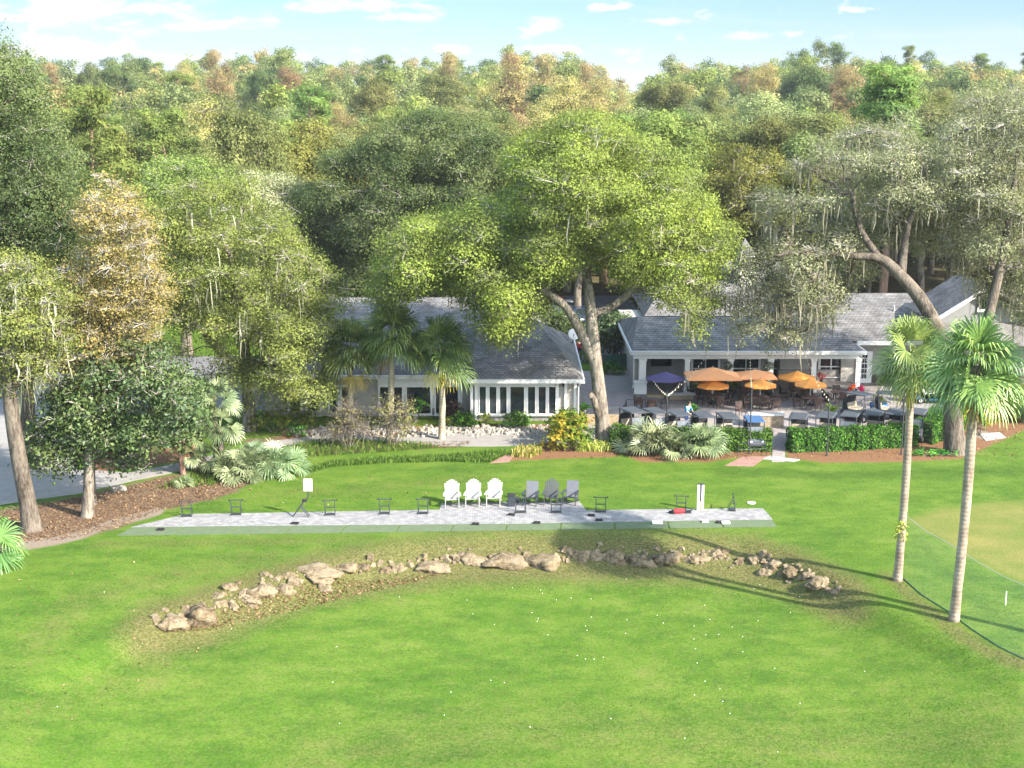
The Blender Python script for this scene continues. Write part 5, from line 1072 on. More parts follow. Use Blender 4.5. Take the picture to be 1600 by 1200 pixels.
# ---------------------------------------------------------------- people
def person(label, loc, rz, J, shirt, pants, hair='hair'):
    """J: joints of the skeleton; one skinned body, clothes as children"""
    root = thing('person', label, 'person', loc, rz)
    def skin(name, vs, es, rad, mat, sub=1):
        me = bpy.data.meshes.new(name); me.from_pydata([J[k] for k in vs], [(vs.index(a), vs.index(b)) for a, b in es], []); o = link(name, me, mat, root)
        sm = o.modifiers.new('skin', 'SKIN'); sm.use_smooth_shade = True
        for k, d in zip(vs, me.skin_vertices[0].data): r = rad[k]; d.radius = (r, r*.85) if name != 'body' or k not in ('pelvis', 'chest', 'waist') else (r, r*.8)
        me.skin_vertices[0].data[0].use_root = True; s = o.modifiers.new('sub', 'SUBSURF'); s.levels = s.render_levels = sub; return o
    vs = ['pelvis', 'waist', 'chest', 'neck', 'head', 'crown']; es = [('pelvis', 'waist'), ('waist', 'chest'), ('chest', 'neck'), ('neck', 'head'), ('head', 'crown')]
    rad = dict(pelvis=.14, waist=.125, chest=.15, neck=.055, head=.095, crown=.07)
    for s in 'lr':
        vs += [k+s for k in ('sh', 'el', 'wr', 'pa', 'hip', 'kn', 'an', 'to')]; es += [('chest', 'sh'+s), ('sh'+s, 'el'+s), ('el'+s, 'wr'+s), ('wr'+s, 'pa'+s), ('pelvis', 'hip'+s), ('hip'+s, 'kn'+s), ('kn'+s, 'an'+s), ('an'+s, 'to'+s)]
        rad.update({'sh'+s: .065, 'el'+s: .042, 'wr'+s: .03, 'pa'+s: .036, 'hip'+s: .09, 'kn'+s: .058, 'an'+s: .04, 'to'+s: .04})
        d = (Vector(J['pa'+s])-Vector(J['wr'+s])).normalized(); q = d.orthogonal().normalized()
        for f in range(5):
            a, b = f'f{f}a{s}', f'f{f}b{s}'; o_ = q*(.03*(f-1.5) if f < 4 else .05); L_ = (.06, .075, .07, .055, .04)[f]
            J[a] = tuple(Vector(J['pa'+s])+o_+d*L_*.6); J[b] = tuple(Vector(J[a])+d*L_*.6+Vector((0, 0, -.012))); vs += [a, b]; es += [('pa'+s, a), (a, b)]; rad[a] = .010; rad[b] = .008
    skin('body', vs, es, rad, 'skin')
    tv_ = ['waist', 'chest', 'pelvis', 'shl', 'shr', 'ell', 'elr']; skin('shirt', tv_, [('pelvis', 'waist'), ('waist', 'chest'), ('chest', 'shl'), ('chest', 'shr'), ('shl', 'ell'), ('shr', 'elr')], {k: rad[k]*1.17 for k in tv_}, shirt)
    pv = ['pelvis', 'hipl', 'hipr', 'knl', 'knr', 'anl', 'anr']; skin('trousers', pv, [('pelvis', 'hipl'), ('pelvis', 'hipr'), ('hipl', 'knl'), ('hipr', 'knr'), ('knl', 'anl'), ('knr', 'anr')], {k: rad[k]*1.2 for k in pv}, pants)
    h, c = Vector(J['head']), Vector(J['crown']); fw = Vector((0, -1, 0)); mb = MB(); mb.lathe([(.02, -.04), (.09, -.02), (.105, .04), (.085, .09), (.03, .115)], (h+c)/2+Vector((0, .02, .01)), 12); mb.build('hair', hair, root, True)
    mb = MB(); mb.add([h+Vector((-.014, -.085, -.01)), h+Vector((.014, -.085, -.01)), h+Vector((0, -.125, -.015)), h+Vector((0, -.09, .04))], [(0, 1, 2), (0, 2, 3), (1, 3, 2), (0, 3, 1)]); mb.build('nose', 'skin', root)
    for s in 'lr': a, b = Vector(J['an'+s]), Vector(J['to'+s]); mb = MB(); mb.box((a+b)/2+Vector((0, -.01, -.02)), (.10, .27, .09)); mb.build('shoe', 'rubber', root, bevel=.02)
    return root
Jb = dict(pelvis=(0, 0, .95), waist=(0, -.05, 1.12), chest=(0, -.16, 1.33), neck=(0, -.24, 1.50), head=(0, -.30, 1.60), crown=(0, -.32, 1.70))
for s, k in ((-1, 'l'), (1, 'r')): Jb.update({'sh'+k: (s*.19, -.16, 1.40), 'el'+k: (s*.24, -.30, 1.14), 'wr'+k: (s*.18, -.50, 1.02), 'pa'+k: (s*.16, -.58, 1.0), 'hip'+k: (s*.10, 0, .90), 'kn'+k: (s*.12, -.03+s*.05, .49), 'an'+k: (s*.12, .03+s*.06, .08), 'to'+k: (s*.13, -.12+s*.06, .06)})
p = G(1072, 667); person('person in bright blue shirt and navy trousers leaning over the golf carts', (p.x, p.y, .02), R(35), Jb, 'cloth_blue', 'cloth_navy')
Js = dict(pelvis=(0, 0, .95), waist=(0, 0, 1.12), chest=(0, -.01, 1.34), neck=(0, -.02, 1.52), head=(0, -.03, 1.63), crown=(0, -.03, 1.73))
for s, k in ((-1, 'l'), (1, 'r')): Js.update({'sh'+k: (s*.19, 0, 1.42), 'el'+k: (s*.25, .02, 1.14), 'wr'+k: (s*.25, -.08, .90), 'pa'+k: (s*.25, -.11, .82), 'hip'+k: (s*.10, 0, .90), 'kn'+k: (s*.11, -.02, .49), 'an'+k: (s*.11, .03, .08), 'to'+k: (s*.12, -.12, .06)})
p = G(905, 562); person('person in a red shirt and black trousers beyond the left roof edge', (p.x, p.y, .02), R(150), Js, 'red_cloth', 'cloth_black')
# ---------------------------------------------------------------- fence, cars, net, markers
a, b = G(944, 577), G(984, 574); gf = thing('green_fence', 'dark green screened fence between the two clubhouses', 'fence', a); d = b-a; mb = MB(); n_ = Vector((-d.y, d.x, 0)).normalized()*.02
mb.add([n_, d+n_, d-n_, -n_]+[v+Vector((0, 0, 1.15)) for v in (n_, d+n_, d-n_, -n_)], [(3, 2, 1, 0), (4, 5, 6, 7), (0, 1, 5, 4), (1, 2, 6, 5), (2, 3, 7, 6), (3, 0, 4, 7)]); mb.build('screen_panel', 'fence_green', gf)
for k in range(4): mb = MB(); q = d*(k/3); mb.tube([q, q+Vector((0, 0, 1.25))], .04, 6); mb.build('post', 'rail_black', gf)
def car(label, px, py, rz, mat):
    p = G(px, py); t = thing('parked_car', label, 'car', (p.x, p.y, .01), R(rz), 'cars in the rear parking lot'); mb = MB()
    mb.extr([(-2.2, .3), (-2.25, .62), (-1.3, .82), (-.6, 1.38), (.9, 1.42), (1.6, .95), (2.2, .88), (2.25, .3)], -.88, .88); mb.build('body', mat, t, bevel=.09)
    for sx in (-1, 1): mb = MB(); mb.add([(sx*.885, -1.15, .88), (sx*.885, -.58, 1.30), (sx*.885, .86, 1.33), (sx*.885, 1.35, .95)], [(0, 1, 2, 3)]); mb.build('side_window', 'glass', t)
    mb = MB(); mb.add([(-.72, -1.27, .87), (.72, -1.27, .87), (.68, -.66, 1.36), (-.68, -.66, 1.36)], [(0, 1, 2, 3)]); mb.build('windshield', 'glass', t)
    for sx in (-1, 1):
        for y in (-1.4, 1.4): mb = MB(); mb.lathe([(.2, -.1), (.32, -.09), (.33, 0), (.32, .09), (.2, .1)], (sx*.82, y, .33), 16, Matrix.Rotation(R(90), 3, 'Y')); mb.build('wheel', 'rubber', t, True)
        mb = MB(); mb.box((sx*.62, -2.23, .62), (.34, .06, .14)); mb.build('headlight', 'white_trim', t)
car('dark blue car parked behind the oak trunk', 905, 503, 20, 'car_dark'); car('white car parked behind the oak fork', 884, 492, 15, 'car_white'); car('rust red car half hidden by leaves left of the oak fork', 866, 484, 12, 'car_red')
# practice net around the green and its rope
m, t_ = newmat('netting'); d_ = t_.n('ShaderNodeBsdfDiffuse'); d_.inputs[0].default_value = (.5, .53, .5, 1); tr_ = t_.n('ShaderNodeBsdfTransparent'); mx = t_.n('ShaderNodeMixShader'); mx.inputs[0].default_value = .07; t_.l(tr_.outputs[0], mx.inputs[1]); t_.l(d_.outputs[0], mx.inputs[2]); t_.out(mx.outputs[0]); M['netting'] = m
line = [(1412, 905), (1440, 930), (1480, 955), (1520, 985), (1562, 1012), (1620, 1040), (1700, 1070)]; base = GT(*line[0]); nt = thing('ball_net', 'sheer pale ball net curving along the edge of the practice green', 'net', base); mb = MB(); pr = [GT(*q)-base for q in line]
for a, b in zip(pr[:-1], pr[1:]): mb.add([a, b, b+Vector((0, 0, 3.0)), a+Vector((0, 0, 3.0))], [(0, 1, 2, 3)])
mb.build('mesh', 'netting', nt); mb = MB(); mb.tube([q+Vector((0, 0, 3.0)) for q in pr], .011, 5); mb.build('top_rope', 'pole_metal', nt); mb = MB(); mb.tube([q+Vector((0, 0, .03)) for q in pr], .022, 5); mb.build('bottom_rope', 'fence_green', nt)
p = GT(1571, 945); ms = thing('marker_stake', 'short white stake standing in the grass beyond the right palm', 'stake', p); mb = MB(); mb.tube([(0, 0, -.05), (0, 0, .58)], .026, 8); mb.build('shaft', 'white_trim', ms); mb = MB(); mb.lathe([(.028, .575), (.028, .60), (.004, .63)], n=8); mb.build('tip', 'white_trim', ms)
# ---------------------------------------------------------------- the big trees near the clubhouses
def L3(px, py, Y, r): p = P(px, py, Y); return (p.x, p.y, p.z, r)
b = G(943, 692); Y0 = b.y
hero('oak_tree', 'great live oak with pale trunk and broad leafy crown between the two clubhouses', b,
     [[(b.x, b.y, -.3, .72), (b.x, b.y, .15, .56), L3(941, 660, Y0, .46), L3(936, 610, Y0, .44), L3(931, 570, Y0, .41), L3(927, 535, Y0, .42), L3(923, 490, Y0, .36), L3(918, 440, Y0+.4, .30), L3(908, 360, Y0+.6, .2), L3(905, 270, Y0, .1)],
      [4, L3(905, 515, Y0-.3, .30), L3(882, 478, Y0-.8, .26), L3(850, 455, Y0-1.4, .2), L3(790, 420, Y0-1, .13), L3(720, 390, Y0, .09)],
      [6, L3(950, 482, Y0+.2, .26), L3(985, 455, Y0+.2, .22), L3(1030, 400, Y0, .15), L3(1075, 350, Y0+1, .09)], [2, L3(925, 618, Y0-.5, .16), L3(922, 622, Y0-.62, .13)]],
     [(585, 440), (600, 385), (650, 345), (735, 330), (800, 300), (795, 245), (835, 215), (895, 188), (955, 195), (1005, 232), (1060, 262), (1098, 310), (1130, 375), (1138, 430), (1112, 505), (1085, 545), (1062, 485), (1030, 470), (985, 450), (950, 415), (900, 415), (860, 440), (835, 490), (800, 530), (775, 555), (765, 500), (725, 468), (680, 452), (640, 468), (600, 480)],
     Y0+1, 9.0, 1.25, 1.62, 'leaf_central_oak', seed=3, dens=88, fork=7.5, twigs=14, L=.135, W=.088, moss=90, per=14, tip=.034, tries=9000)
b = G(1492, 708); Y0 = b.y
hero('oak_tree', 'leaning grey oak hung with pale moss over the right clubhouse, behind two palms', b,
     [[(b.x, b.y, -.3, .95), (b.x, b.y, .1, .72), L3(1490, 670, Y0, .60), L3(1487, 625, Y0, .56), L3(1480, 585, Y0+.2, .48), L3(1466, 520, Y0+.8, .44), L3(1440, 470, Y0+1.5, .42), L3(1408, 432, Y0+2, .38), L3(1375, 404, Y0+2.4, .30), L3(1325, 400, Y0+2.6, .18), L3(1270, 392, Y0+2.6, .12), L3(1210, 400, Y0+2, .07)],
      [3, L3(1512, 590, Y0+.5, .36), L3(1540, 510, Y0+1.2, .32), L3(1560, 430, Y0+1.6, .28), L3(1578, 340, Y0+1.8, .2), L3(1590, 240, Y0+2, .12)], [8, L3(1345, 360, Y0+3, .2), L3(1330, 300, Y0+3, .12)], [7, L3(1420, 350, Y0+3, .16), L3(1450, 290, Y0+3, .1)]],
     [(1150, 530), (1135, 440), (1162, 400), (1188, 392), (1196, 350), (1180, 300), (1240, 255), (1290, 205), (1380, 185), (1460, 195), (1530, 150), (1640, 120), (1720, 220), (1700, 470), (1600, 500), (1560, 470), (1520, 470), (1500, 420), (1450, 392), (1385, 380), (1345, 440), (1310, 500), (1250, 530), (1205, 548)],
     Y0+7, 7.0, 1.20, 1.62, 'leaf_grey_oak', seed=11, dens=64, fork=10.5, twigs=15, L=.125, W=.08, tries=8000, per=10, moss=620, bark='bark_dark', moss_len=(.5, 1.9))
b = G(50, 828); Y0 = b.y
hero('oak_tree', 'olive green oak with a thick leaning grey trunk by the concrete path', b,
     [[(b.x, b.y, -.3, .85), (b.x, b.y, .1, .56), L3(44, 790, Y0, .44), L3(32, 730, Y0, .40), L3(22, 670, Y0, .38), L3(14, 610, Y0, .34), L3(10, 540, Y0+.2, .26), L3(20, 470, Y0+.6, .16)], [5, L3(60, 560, Y0-.3, .16), L3(95, 520, Y0-.5, .1)]],
     [(-80, 420), (20, 395), (85, 430), (118, 480), (108, 560), (75, 600), (20, 620), (-80, 610)],
     Y0+1, 3.2, .85, 1.1, 'leaf_yellow_oak', seed=21, dens=62, fork=4.5, twigs=14, L=.125, W=.078, moss=110, bark='bark_dark')
b = G(141, 789); Y0 = b.y
hero('gold_leaf_tree', 'golden autumn tree rising behind the glossy magnolia', b,
     [[(b.x, b.y, -.3, .4), L3(142, 740, Y0, .22), L3(150, 660, Y0, .22), L3(165, 580, Y0, .2), L3(175, 480, Y0, .13), L3(180, 380, Y0, .06)], [3, L3(130, 530, Y0, .13), L3(110, 480, Y0, .08)], [3, L3(215, 520, Y0, .12), L3(235, 460, Y0, .07)]],
     [(112, 330), (150, 258), (195, 285), (230, 345), (252, 395), (260, 460), (250, 535), (222, 590), (165, 645), (95, 645), (55, 585), (95, 505), (82, 430), (122, 400)],
     Y0+.5, 3.2, .8, 1.05, 'leaf_gold_mix', seed=22, dens=58, fork=4, twigs=16, L=.125, W=.075, moss=40)
b = Vector((G(20, 775).x-1.2, 81, 0)); Y0 = b.y
hero('oak_tree', 'tall dark green oak rising highest beyond the olive oak at the road', b,
     [[(b.x, b.y, -.3, .6), (b.x+.2, b.y, 4, .45), (b.x+.3, b.y, 9, .36), (b.x, b.y, 15, .24), (b.x+.2, b.y, 20, .12)]],
     [(-130, 60), (-40, 40), (25, 88), (62, 122), (75, 190), (112, 235), (150, 290), (160, 380), (120, 440), (60, 520), (-30, 560), (-140, 540)],
     Y0+.5, 5.0, 1.15, 1.45, 'leaf_dark_oak', seed=23, dens=75, fork=7, L=.145, W=.092, moss=30, bark='bark_dark')
b = G(137, 807); Y0 = b.y
hero('magnolia_tree', 'dark glossy magnolia with a straight grey trunk among the fallen leaves', b,
     [[(b.x, b.y, -.3, .5), (b.x, b.y, .1, .36), L3(138, 770, Y0, .28), L3(139, 720, Y0, .25), L3(140, 650, Y0+.2, .17), L3(143, 580, Y0+.4, .08)]],
     [(42, 690), (70, 620), (115, 570), (200, 530), (262, 545), (302, 590), (312, 650), (285, 705), (240, 738), (190, 740), (150, 722), (110, 735), (75, 752), (48, 730)],
     Y0+.6, 3.0, .68, .95, 'leaf_magnolia', seed=31, dens=44, fork=1.6, L=.20, W=.105, twigs=5, tip=.02)
b = G(287, 741); Y0 = b.y
hero('small_tree', 'small dark-leaved tree with a reddish thin trunk beside the fan palms', b,
     [[(b.x, b.y, -.2, .2), L3(283, 715, Y0, .15), L3(280, 680, Y0, .12), L3(276, 640, Y0, .06)]],
     [(225, 650), (245, 600), (280, 575), (315, 600), (318, 660), (290, 705), (245, 700)], Y0, 1.6, .7, .72, 'leaf_dark_oak', bark='bark_pine', seed=33, dens=26, fork=1, L=.24, W=.14, twigs=5, tip=.018)
b = G(390, 672); Y0 = b.y
hero('oak_tree', 'spreading yellow-green oak hiding the left end of the left clubhouse', b,
     [[(b.x, b.y, -.3, .7), (b.x, b.y, .1, .52), L3(389, 640, Y0, .42), L3(386, 590, Y0, .40), L3(380, 530, Y0, .34), L3(370, 450, Y0, .24), L3(350, 370, Y0+.5, .14)], [3, L3(420, 560, Y0-.5, .26), L3(455, 520, Y0-.8, .18), L3(485, 500, Y0-.8, .1)], [3, L3(340, 545, Y0-.5, .24), L3(300, 500, Y0-.8, .16), L3(255, 470, Y0-.5, .1)]],
     [(188, 420), (215, 335), (295, 288), (380, 288), (432, 330), (475, 385), (522, 440), (532, 490), (505, 555), (518, 605), (495, 640), (440, 655), (400, 640), (345, 610), (285, 598), (250, 560), (238, 480)],
     Y0-1, 6.0, 1.15, 1.5, 'leaf_yellow_oak', seed=41, dens=78, fork=4, twigs=15, L=.135, W=.085, moss=170, keep=lambda c: c[1] < 90.5 or c[2] > 6)
b = Vector((P(625, 400, 127).x, 127, 0)); Y0 = 127
hero('oak_tree', 'massive dark green oak behind the left clubhouse roof', b, [[(b.x, b.y, -.3, .8), (b.x, b.y, 3, .6), (b.x-.3, b.y, 7, .5), (b.x, b.y, 12, .3), (b.x+.4, b.y, 16, .15)]],
     [(440, 405), (468, 330), (500, 262), (560, 220), (640, 188), (722, 184), (795, 220), (812, 300), (800, 400), (740, 470), (620, 480), (520, 470), (462, 440)],
     Y0, 7.5, 1.5, 1.9, 'leaf_dark_oak', seed=51, dens=62, fork=6, L=.175, W=.11, moss=60)
# trees standing just behind the right clubhouse and between the buildings
for k, (px, yt, Y, half, h0, leaf, lab, moss) in enumerate([(1190, 225, 64, 90, 5, 'leaf_yellow_oak', 'olive green oak directly behind the cupola', 40), (1090, 200, 70, 85, 5, 'leaf_live_oak', 'bushy mid green oak behind the right side of the great oak crown', 20), (1560, 170, 62, 95, 7, 'leaf_grey_oak', 'grey-green oak behind the gabled wing', 120), (1330, 215, 68, 100, 6, 'leaf_grey_oak', 'dull green oak behind the long grey roof ridge', 60), (985, 300, 72, 60, 3, 'leaf_dark_oak', 'shady dark oak standing in the rear parking lot', 0), (830, 250, 74, 60, 4, 'leaf_live_oak', 'mid green oak behind the dark massive oak, nearer the great oak', 0),
        (290, 245, 56, 95, 3, 'leaf_yellow_oak', 'pale olive oak behind the spreading yellow-green oak', 70), (170, 270, 52, 70, 4, 'leaf_live_oak', 'green oak peeping between the golden tree and the yellow-green oak', 30), (420, 262, 62, 80, 4, 'leaf_grey_oak', 'greyish oak between the olive oak and the massive dark oak', 60)]):
    Y *= K; b = Vector((P(px, 500, Y).x, Y, float(terrain(P(px, 500, Y).x, Y)))); yb = HZ+(CAM_H-h0)*F/Y; c_ = (yt+yb)/2; hh = (yb-yt)/2
    poly = [(px+half*math.cos(a)*(1+.12*math.sin(3*a+k)), c_-hh*math.sin(a)*(1+.08*math.sin(4*a+k))) for a in np.linspace(0, 6.28, 18)[:-1]]; top = P(px, yt, Y).z
    hero('oak_tree', lab, b, [[(b.x, b.y, -.3, .6), (b.x, b.y, h0*.6, .42), (b.x+.3, b.y, h0+1, .34), (b.x-.2, b.y, (h0+top)/2+1, .2), (b.x, b.y, top-2, .1)]], poly, Y, half*Y/F*.9, 1.4, 1.75, leaf, seed=60+k, dens=52, fork=h0*.7, L=.185, W=.12, moss=moss, twigs=9, tries=3000)
b = Vector((P(955, 560, 115).x, 115, 0))
hero('small_tree', 'dark evergreen tree behind the oak trunk, beside the green fence', b, [[(b.x, b.y, -.2, .14), (b.x+.1, b.y, 1.2, .11), (b.x, b.y, 2.4, .07)]], [(925, 505), (945, 490), (975, 492), (990, 512), (985, 540), (960, 552), (932, 545)], 115, 1.4, .62, .6, 'leaf_magnolia', seed=71, dens=34, fork=.7, L=.2, W=.12, twigs=3, tip=.016)
b = Vector((P(880, 510, 120).x, 120, 0))
hero('small_tree', 'dark rounded tree behind the satellite dish', b, [[(b.x, b.y, -.2, .14), (b.x, b.y, 1.2, .11), (b.x, b.y, 2.4, .07)]], [(842, 500), (860, 482), (890, 485), (908, 505), (905, 535), (870, 535)], 120, 1.4, .65, .6, 'leaf_dark_oak', seed=72, dens=32, fork=.7, L=.2, W=.12, twigs=3, tip=.016)

# ---------------------------------------------------------------- palms
s1, s2 = GT(1402, 907), GT(1490, 970)
palm('tall slim sabal palm with a fern tuft on its trunk, nearer the hedge', s1, P(1424, 560, s1.y), .185, .16, 2.45, 81, 'leaf_palm_yellow', 34, 3, 'tall sabal palms in the lawn', bend=.1)
palm('tall sabal palm with a full crown, nearest the practice green', s2, P(1523, 574, s2.y), .19, .23, 2.7, 82, 'leaf_palm_yellow', 40, 2, 'tall sabal palms in the lawn', bend=.12)
rgv = np.random.default_rng(83); p = P(1407, 828, s1.y); fv = thing('trunk_fern', 'tuft of yellow-green fern growing on the left tall palm trunk', 'fern', p); V, T = foliage([(np.array([0, -.05, k*.16-.35]), .2) for k in range(5)], 150, .13, .07, rgv, .06, 6); quads('fronds', V, 'leaf_variegated', T, fv)
for px, yb, cx_, cy_, cr, sd, lab in ((690, 686, 690, 548, 2.9, 84, 'sabal palm standing alone in front of the wide windows, rough grey trunk'), (608, 688, 612, 528, 3.1, 85, 'sabal palm rising from the twiggy shrubs, middle of three by the clubhouse'), (545, 684, 547, 552, 2.9, 86, 'sabal palm by the oak, half hidden by the twiggy shrubs')):
    q = G(px, yb); palm(lab, q, P(cx_, cy_, q.y), .23, .17, cr, sd, 'leaf_palm', 40, 3, 'sabal palms before the left clubhouse', bark='bark_palm_rough', bend=.05, low=1.75)
sp = Vector((23.0, 54.0, float(terrain(23, 54)))); palm('tall sabal palm standing on the range beyond the right palm, seen by its shadow', sp, sp+Vector((.4, 0, 14.6)), .19, .2, 2.2, 93, 'leaf_palm_yellow', 36, 2)
q = G(-14, 880); palm('short palm leaning in from beyond the path, only its frond tips showing', q, q+Vector((0, 0, .9)), .2, .2, 2.3, 87, 'leaf_palm', 26, 0)
q = G(1600, 660); palm('low dark palm beside the yellow hedge at the gabled wing', q, q+Vector((.3, 0, 1.3)), .2, .18, 1.7, 88, 'leaf_palm', 24, 0)
q = G(335, 738); fan_clump('fan_palm', 'tall clump of pale fan palms with several stems beside the small dark tree', q, [(.1, .2, 4.4, 1.45, 26), (-1.0, .3, 3.7, 1.3, 22), (.5, -.2, 2.8, 1.3, 20), (-.7, -.2, 2.0, 1.2, 18), (.9, .1, 1.3, 1.15, 16), (-1.3, .0, 1.2, 1.1, 14), (0, -.4, .9, 1.1, 14)], 91, cat='fan palm')
for k, (px, py, hs, lab) in enumerate([(375, 748, [(0, 0, .35, 1.5, 20), (.9, .15, .4, 1.4, 18), (-.8, .1, .3, 1.3, 16)], 'silvery saw palmetto clump at the foot of the fan palms'), (430, 742, [(0, 0, .4, 1.5, 20), (.9, .0, .35, 1.3, 18), (-.5, .3, .5, 1.3, 14)], 'silvery saw palmetto clump farther from the fan palms'), (398, 728, [(0, 0, .5, 1.1, 16)], 'yellowish young palmetto behind the two silvery clumps'),
        (1022, 710, [(0, 0, .5, 1.75, 26), (-.7, .2, .45, 1.5, 18), (.6, .1, .5, 1.5, 18)], 'blue-green saw palmetto clump before the hedge, nearest the great oak'), (1092, 712, [(0, 0, .5, 1.6, 24), (.6, .0, .4, 1.4, 18), (-.6, .2, .5, 1.4, 18)], 'yellow-green saw palmetto clump before the hedge, farther from the great oak'), (1052, 714, [(0, 0, .3, 1.3, 18)], 'small pale palmetto between the two large clumps before the hedge'), (285, 760, [(0, 0, .15, .7, 12)], 'tiny grassy palmetto under the small dark tree')]):
    fan_clump('saw_palmetto', lab, G(px, py), hs, 95+k, cat='palmetto', leaf='leaf_palmetto', group='saw palmettos in the beds', stems=False)
# ---------------------------------------------------------------- hedges and shrubs
hedge('clipped green hedge left of the gap, behind the saw palmettos', [G(955, 697), G(1060, 703), G(1204, 703)], 1.0, 1.28, 'leaf_hedge', 101)
hedge('long clipped green hedge right of the gap', [G(1232, 704), G(1330, 701), G(1428, 694)], 1.15, 1.3, 'leaf_hedge', 102)
hedge('dark loose hedge continuing behind the palms to the oak', [G(1432, 690), G(1466, 680), G(1482, 668)], 2.2, 1.35, 'leaf_hedge', 103)
hedge('bright yellow clipped hedge by the pale cart path', [G(1522, 663), G(1570, 646), G(1640, 625)], 1.7, 1.35, 'leaf_yellow_hedge', 104)
shrub('round_shrub', 'small clipped ball shrub between the hedge and the yellow hedge', G(1478, 662), [(np.array([0, 0, .48]), .46)], 'leaf_yellow_hedge', 105, 150, .10, .06, .05, 6, stems=1)
shrub('flowering_shrub', 'low ground shrub at the foot of the leaning grey oak', G(1460, 712), [(np.array([x, 0, .16]), np.array([.5, .4, .25])) for x in (-.9, -.2, .5, 1.1)], 'leaf_hedge', 106, 90, .13, .08, .1, 6)
shrub('flowering_shrub', 'sparse reddish rose shrub beside the leaning oak in the mulch', G(1530, 680), [(np.array([0, 0, .5]), np.array([.4, .4, .5])), (np.array([-.3, 0, .9]), .3)], 'leaf_purple', 107, 40, .12, .07, .1, 5, twigs=20)
shrub('croton_shrub', 'large yellow and orange croton shrub at the great oak trunk', G(888, 703), [(np.array([0, 0, 1.0]), np.array([.95, .8, .9])), (np.array([.5, 0, 1.7]), .75), (np.array([-.7, -.2, .7]), .7), (np.array([.0, .1, 2.1]), .6), (np.array([.8, -.1, .8]), .7), (np.array([-.4, 0, 1.6]), .7)], 'leaf_croton', 108, 80, .2, .12, .13, 7)
shrub('green_shrub', 'green leafy shrub behind the yellow croton', G(872, 690), [(np.array([0, 0, .9]), np.array([.8, .6, .9])), (np.array([.5, 0, 1.5]), .6)], 'leaf_shrub', 109, 80, .2, .12, .13, 7)
for k, (px, py, bl, leaf, lab) in enumerate([(722, 668, [((0, 0, .5), .55), ((.6, 0, .5), .5), ((-.6, .1, .4), .45)], 'leaf_shrub', 'green shrub left of the tall bay windows'), (808, 668, [((0, 0, .5), .62), ((.45, 0, .42), .5), ((-.45, 0, .42), .5)], 'leaf_shrub', 'rounded green shrub under the middle of the tall bay windows'), (708, 657, [((0, 0, .9), .55), ((-.3, 0, .6), .45)], 'leaf_purple', 'dark purple shrub at the corner beside the wide windows'), (757, 664, [((0, 0, .5), .35), ((.25, 0, .3), .3)], 'leaf_variegated', 'light yellow-green shrub at the left foot of the bay windows'), (697, 668, [((0, 0, .25), .35), ((.4, 0, .22), .3)], 'leaf_variegated', 'low yellow-green shrub beside the lone palm trunk'), (648, 660, [((0, 0, .8), .5), ((.4, 0, 1.3), .45)], 'leaf_shrub', 'tall green shrub against the wide windows behind the lone palm'),
        (462, 682, [((0, 0, .45), .5), ((.4, 0, .35), .4)], 'leaf_shrub', 'leafy green shrub at the left end of the white rocks'), (430, 676, [((0, 0, .8), .8), ((1.0, .2, .8), .75), ((-1, .1, .7), .7), ((2.0, .4, .7), .7)], 'leaf_live_oak', 'rounded green bush under the spreading yellow-green oak'), (918, 566, [((0, 0, .5), .6), ((.8, 0, .5), .55)], 'leaf_shrub', 'low green shrub behind the great oak trunk, house side'), (950, 585, [((0, 0, .4), .55), ((.7, 0, .35), .5), ((-.7, 0, .35), .5)], 'leaf_shrub', 'low green shrub between the great oak trunk and the green fence')]):
    shrub('green_shrub' if leaf != 'leaf_purple' else 'purple_shrub', lab, G(px, py), [(np.array(c), r) for c, r in bl], leaf, 120+k, 75, .19, .11, .12, 7)
shrub('twiggy_shrub', 'large sparse brownish twiggy shrub below the palms, nearer the oak', G(545, 700), [(np.array([0, 0, 1.5]), np.array([1.4, 1.1, 1.3])), (np.array([-.8, 0, 1.0]), np.array([1.1, .9, .9])), (np.array([.9, 0, 1.3]), np.array([1.0, .9, 1.1])), (np.array([.1, 0, 2.5]), np.array([.8, .7, .8]))], 'leaf_twiggy', 140, 17, .15, .08, .13, 6, stems=18, stem_r=.018, twigs=260)
shrub('twiggy_shrub', 'large sparse green-tipped twiggy shrub below the palms, nearer the lone palm', G(613, 697), [(np.array([0, 0, 1.6]), np.array([1.3, 1.0, 1.4])), (np.array([.6, 0, 2.3]), np.array([1.0, .8, 1.0])), (np.array([-.5, 0, 2.6]), np.array([.9, .8, .9])), (np.array([.9, 0, 1.2]), np.array([.8, .8, .9]))], 'leaf_twiggy', 141, 24, .15, .08, .13, 6, stems=18, stem_r=.018, twigs=220)
rg = np.random.default_rng(150)
def bed(name, px, dens, h, w_, mat, seed, kind='stuff'):
    rg = np.random.default_rng(seed); p = wpoly(px); ar = abs(sum(p[i][0]*p[(i+1) % len(p)][1]-p[(i+1) % len(p)][0]*p[i][1] for i in range(len(p))))/2
    q = polyfill(p, int(dens*ar), rg); z = terrain(q[:, 0], q[:, 1]); o = blades(name, np.column_stack([q, z]), h, w_, mat, rg)
    return struct(o, kind) if kind else o
bed('ground_cover', [(470, 736), (520, 722), (600, 716), (700, 712), (790, 705), (790, 712), (766, 723), (700, 722), (600, 724), (520, 730), (478, 741)], 230, .24, .035, 'leaf_liriope', 151)
bed('ground_cover', [(440, 700), (500, 688), (600, 690), (660, 694), (690, 700), (620, 706), (520, 712), (455, 716), (330, 760), (240, 766), (300, 742), (380, 722)], 85, .3, .035, 'leaf_liriope', 152)
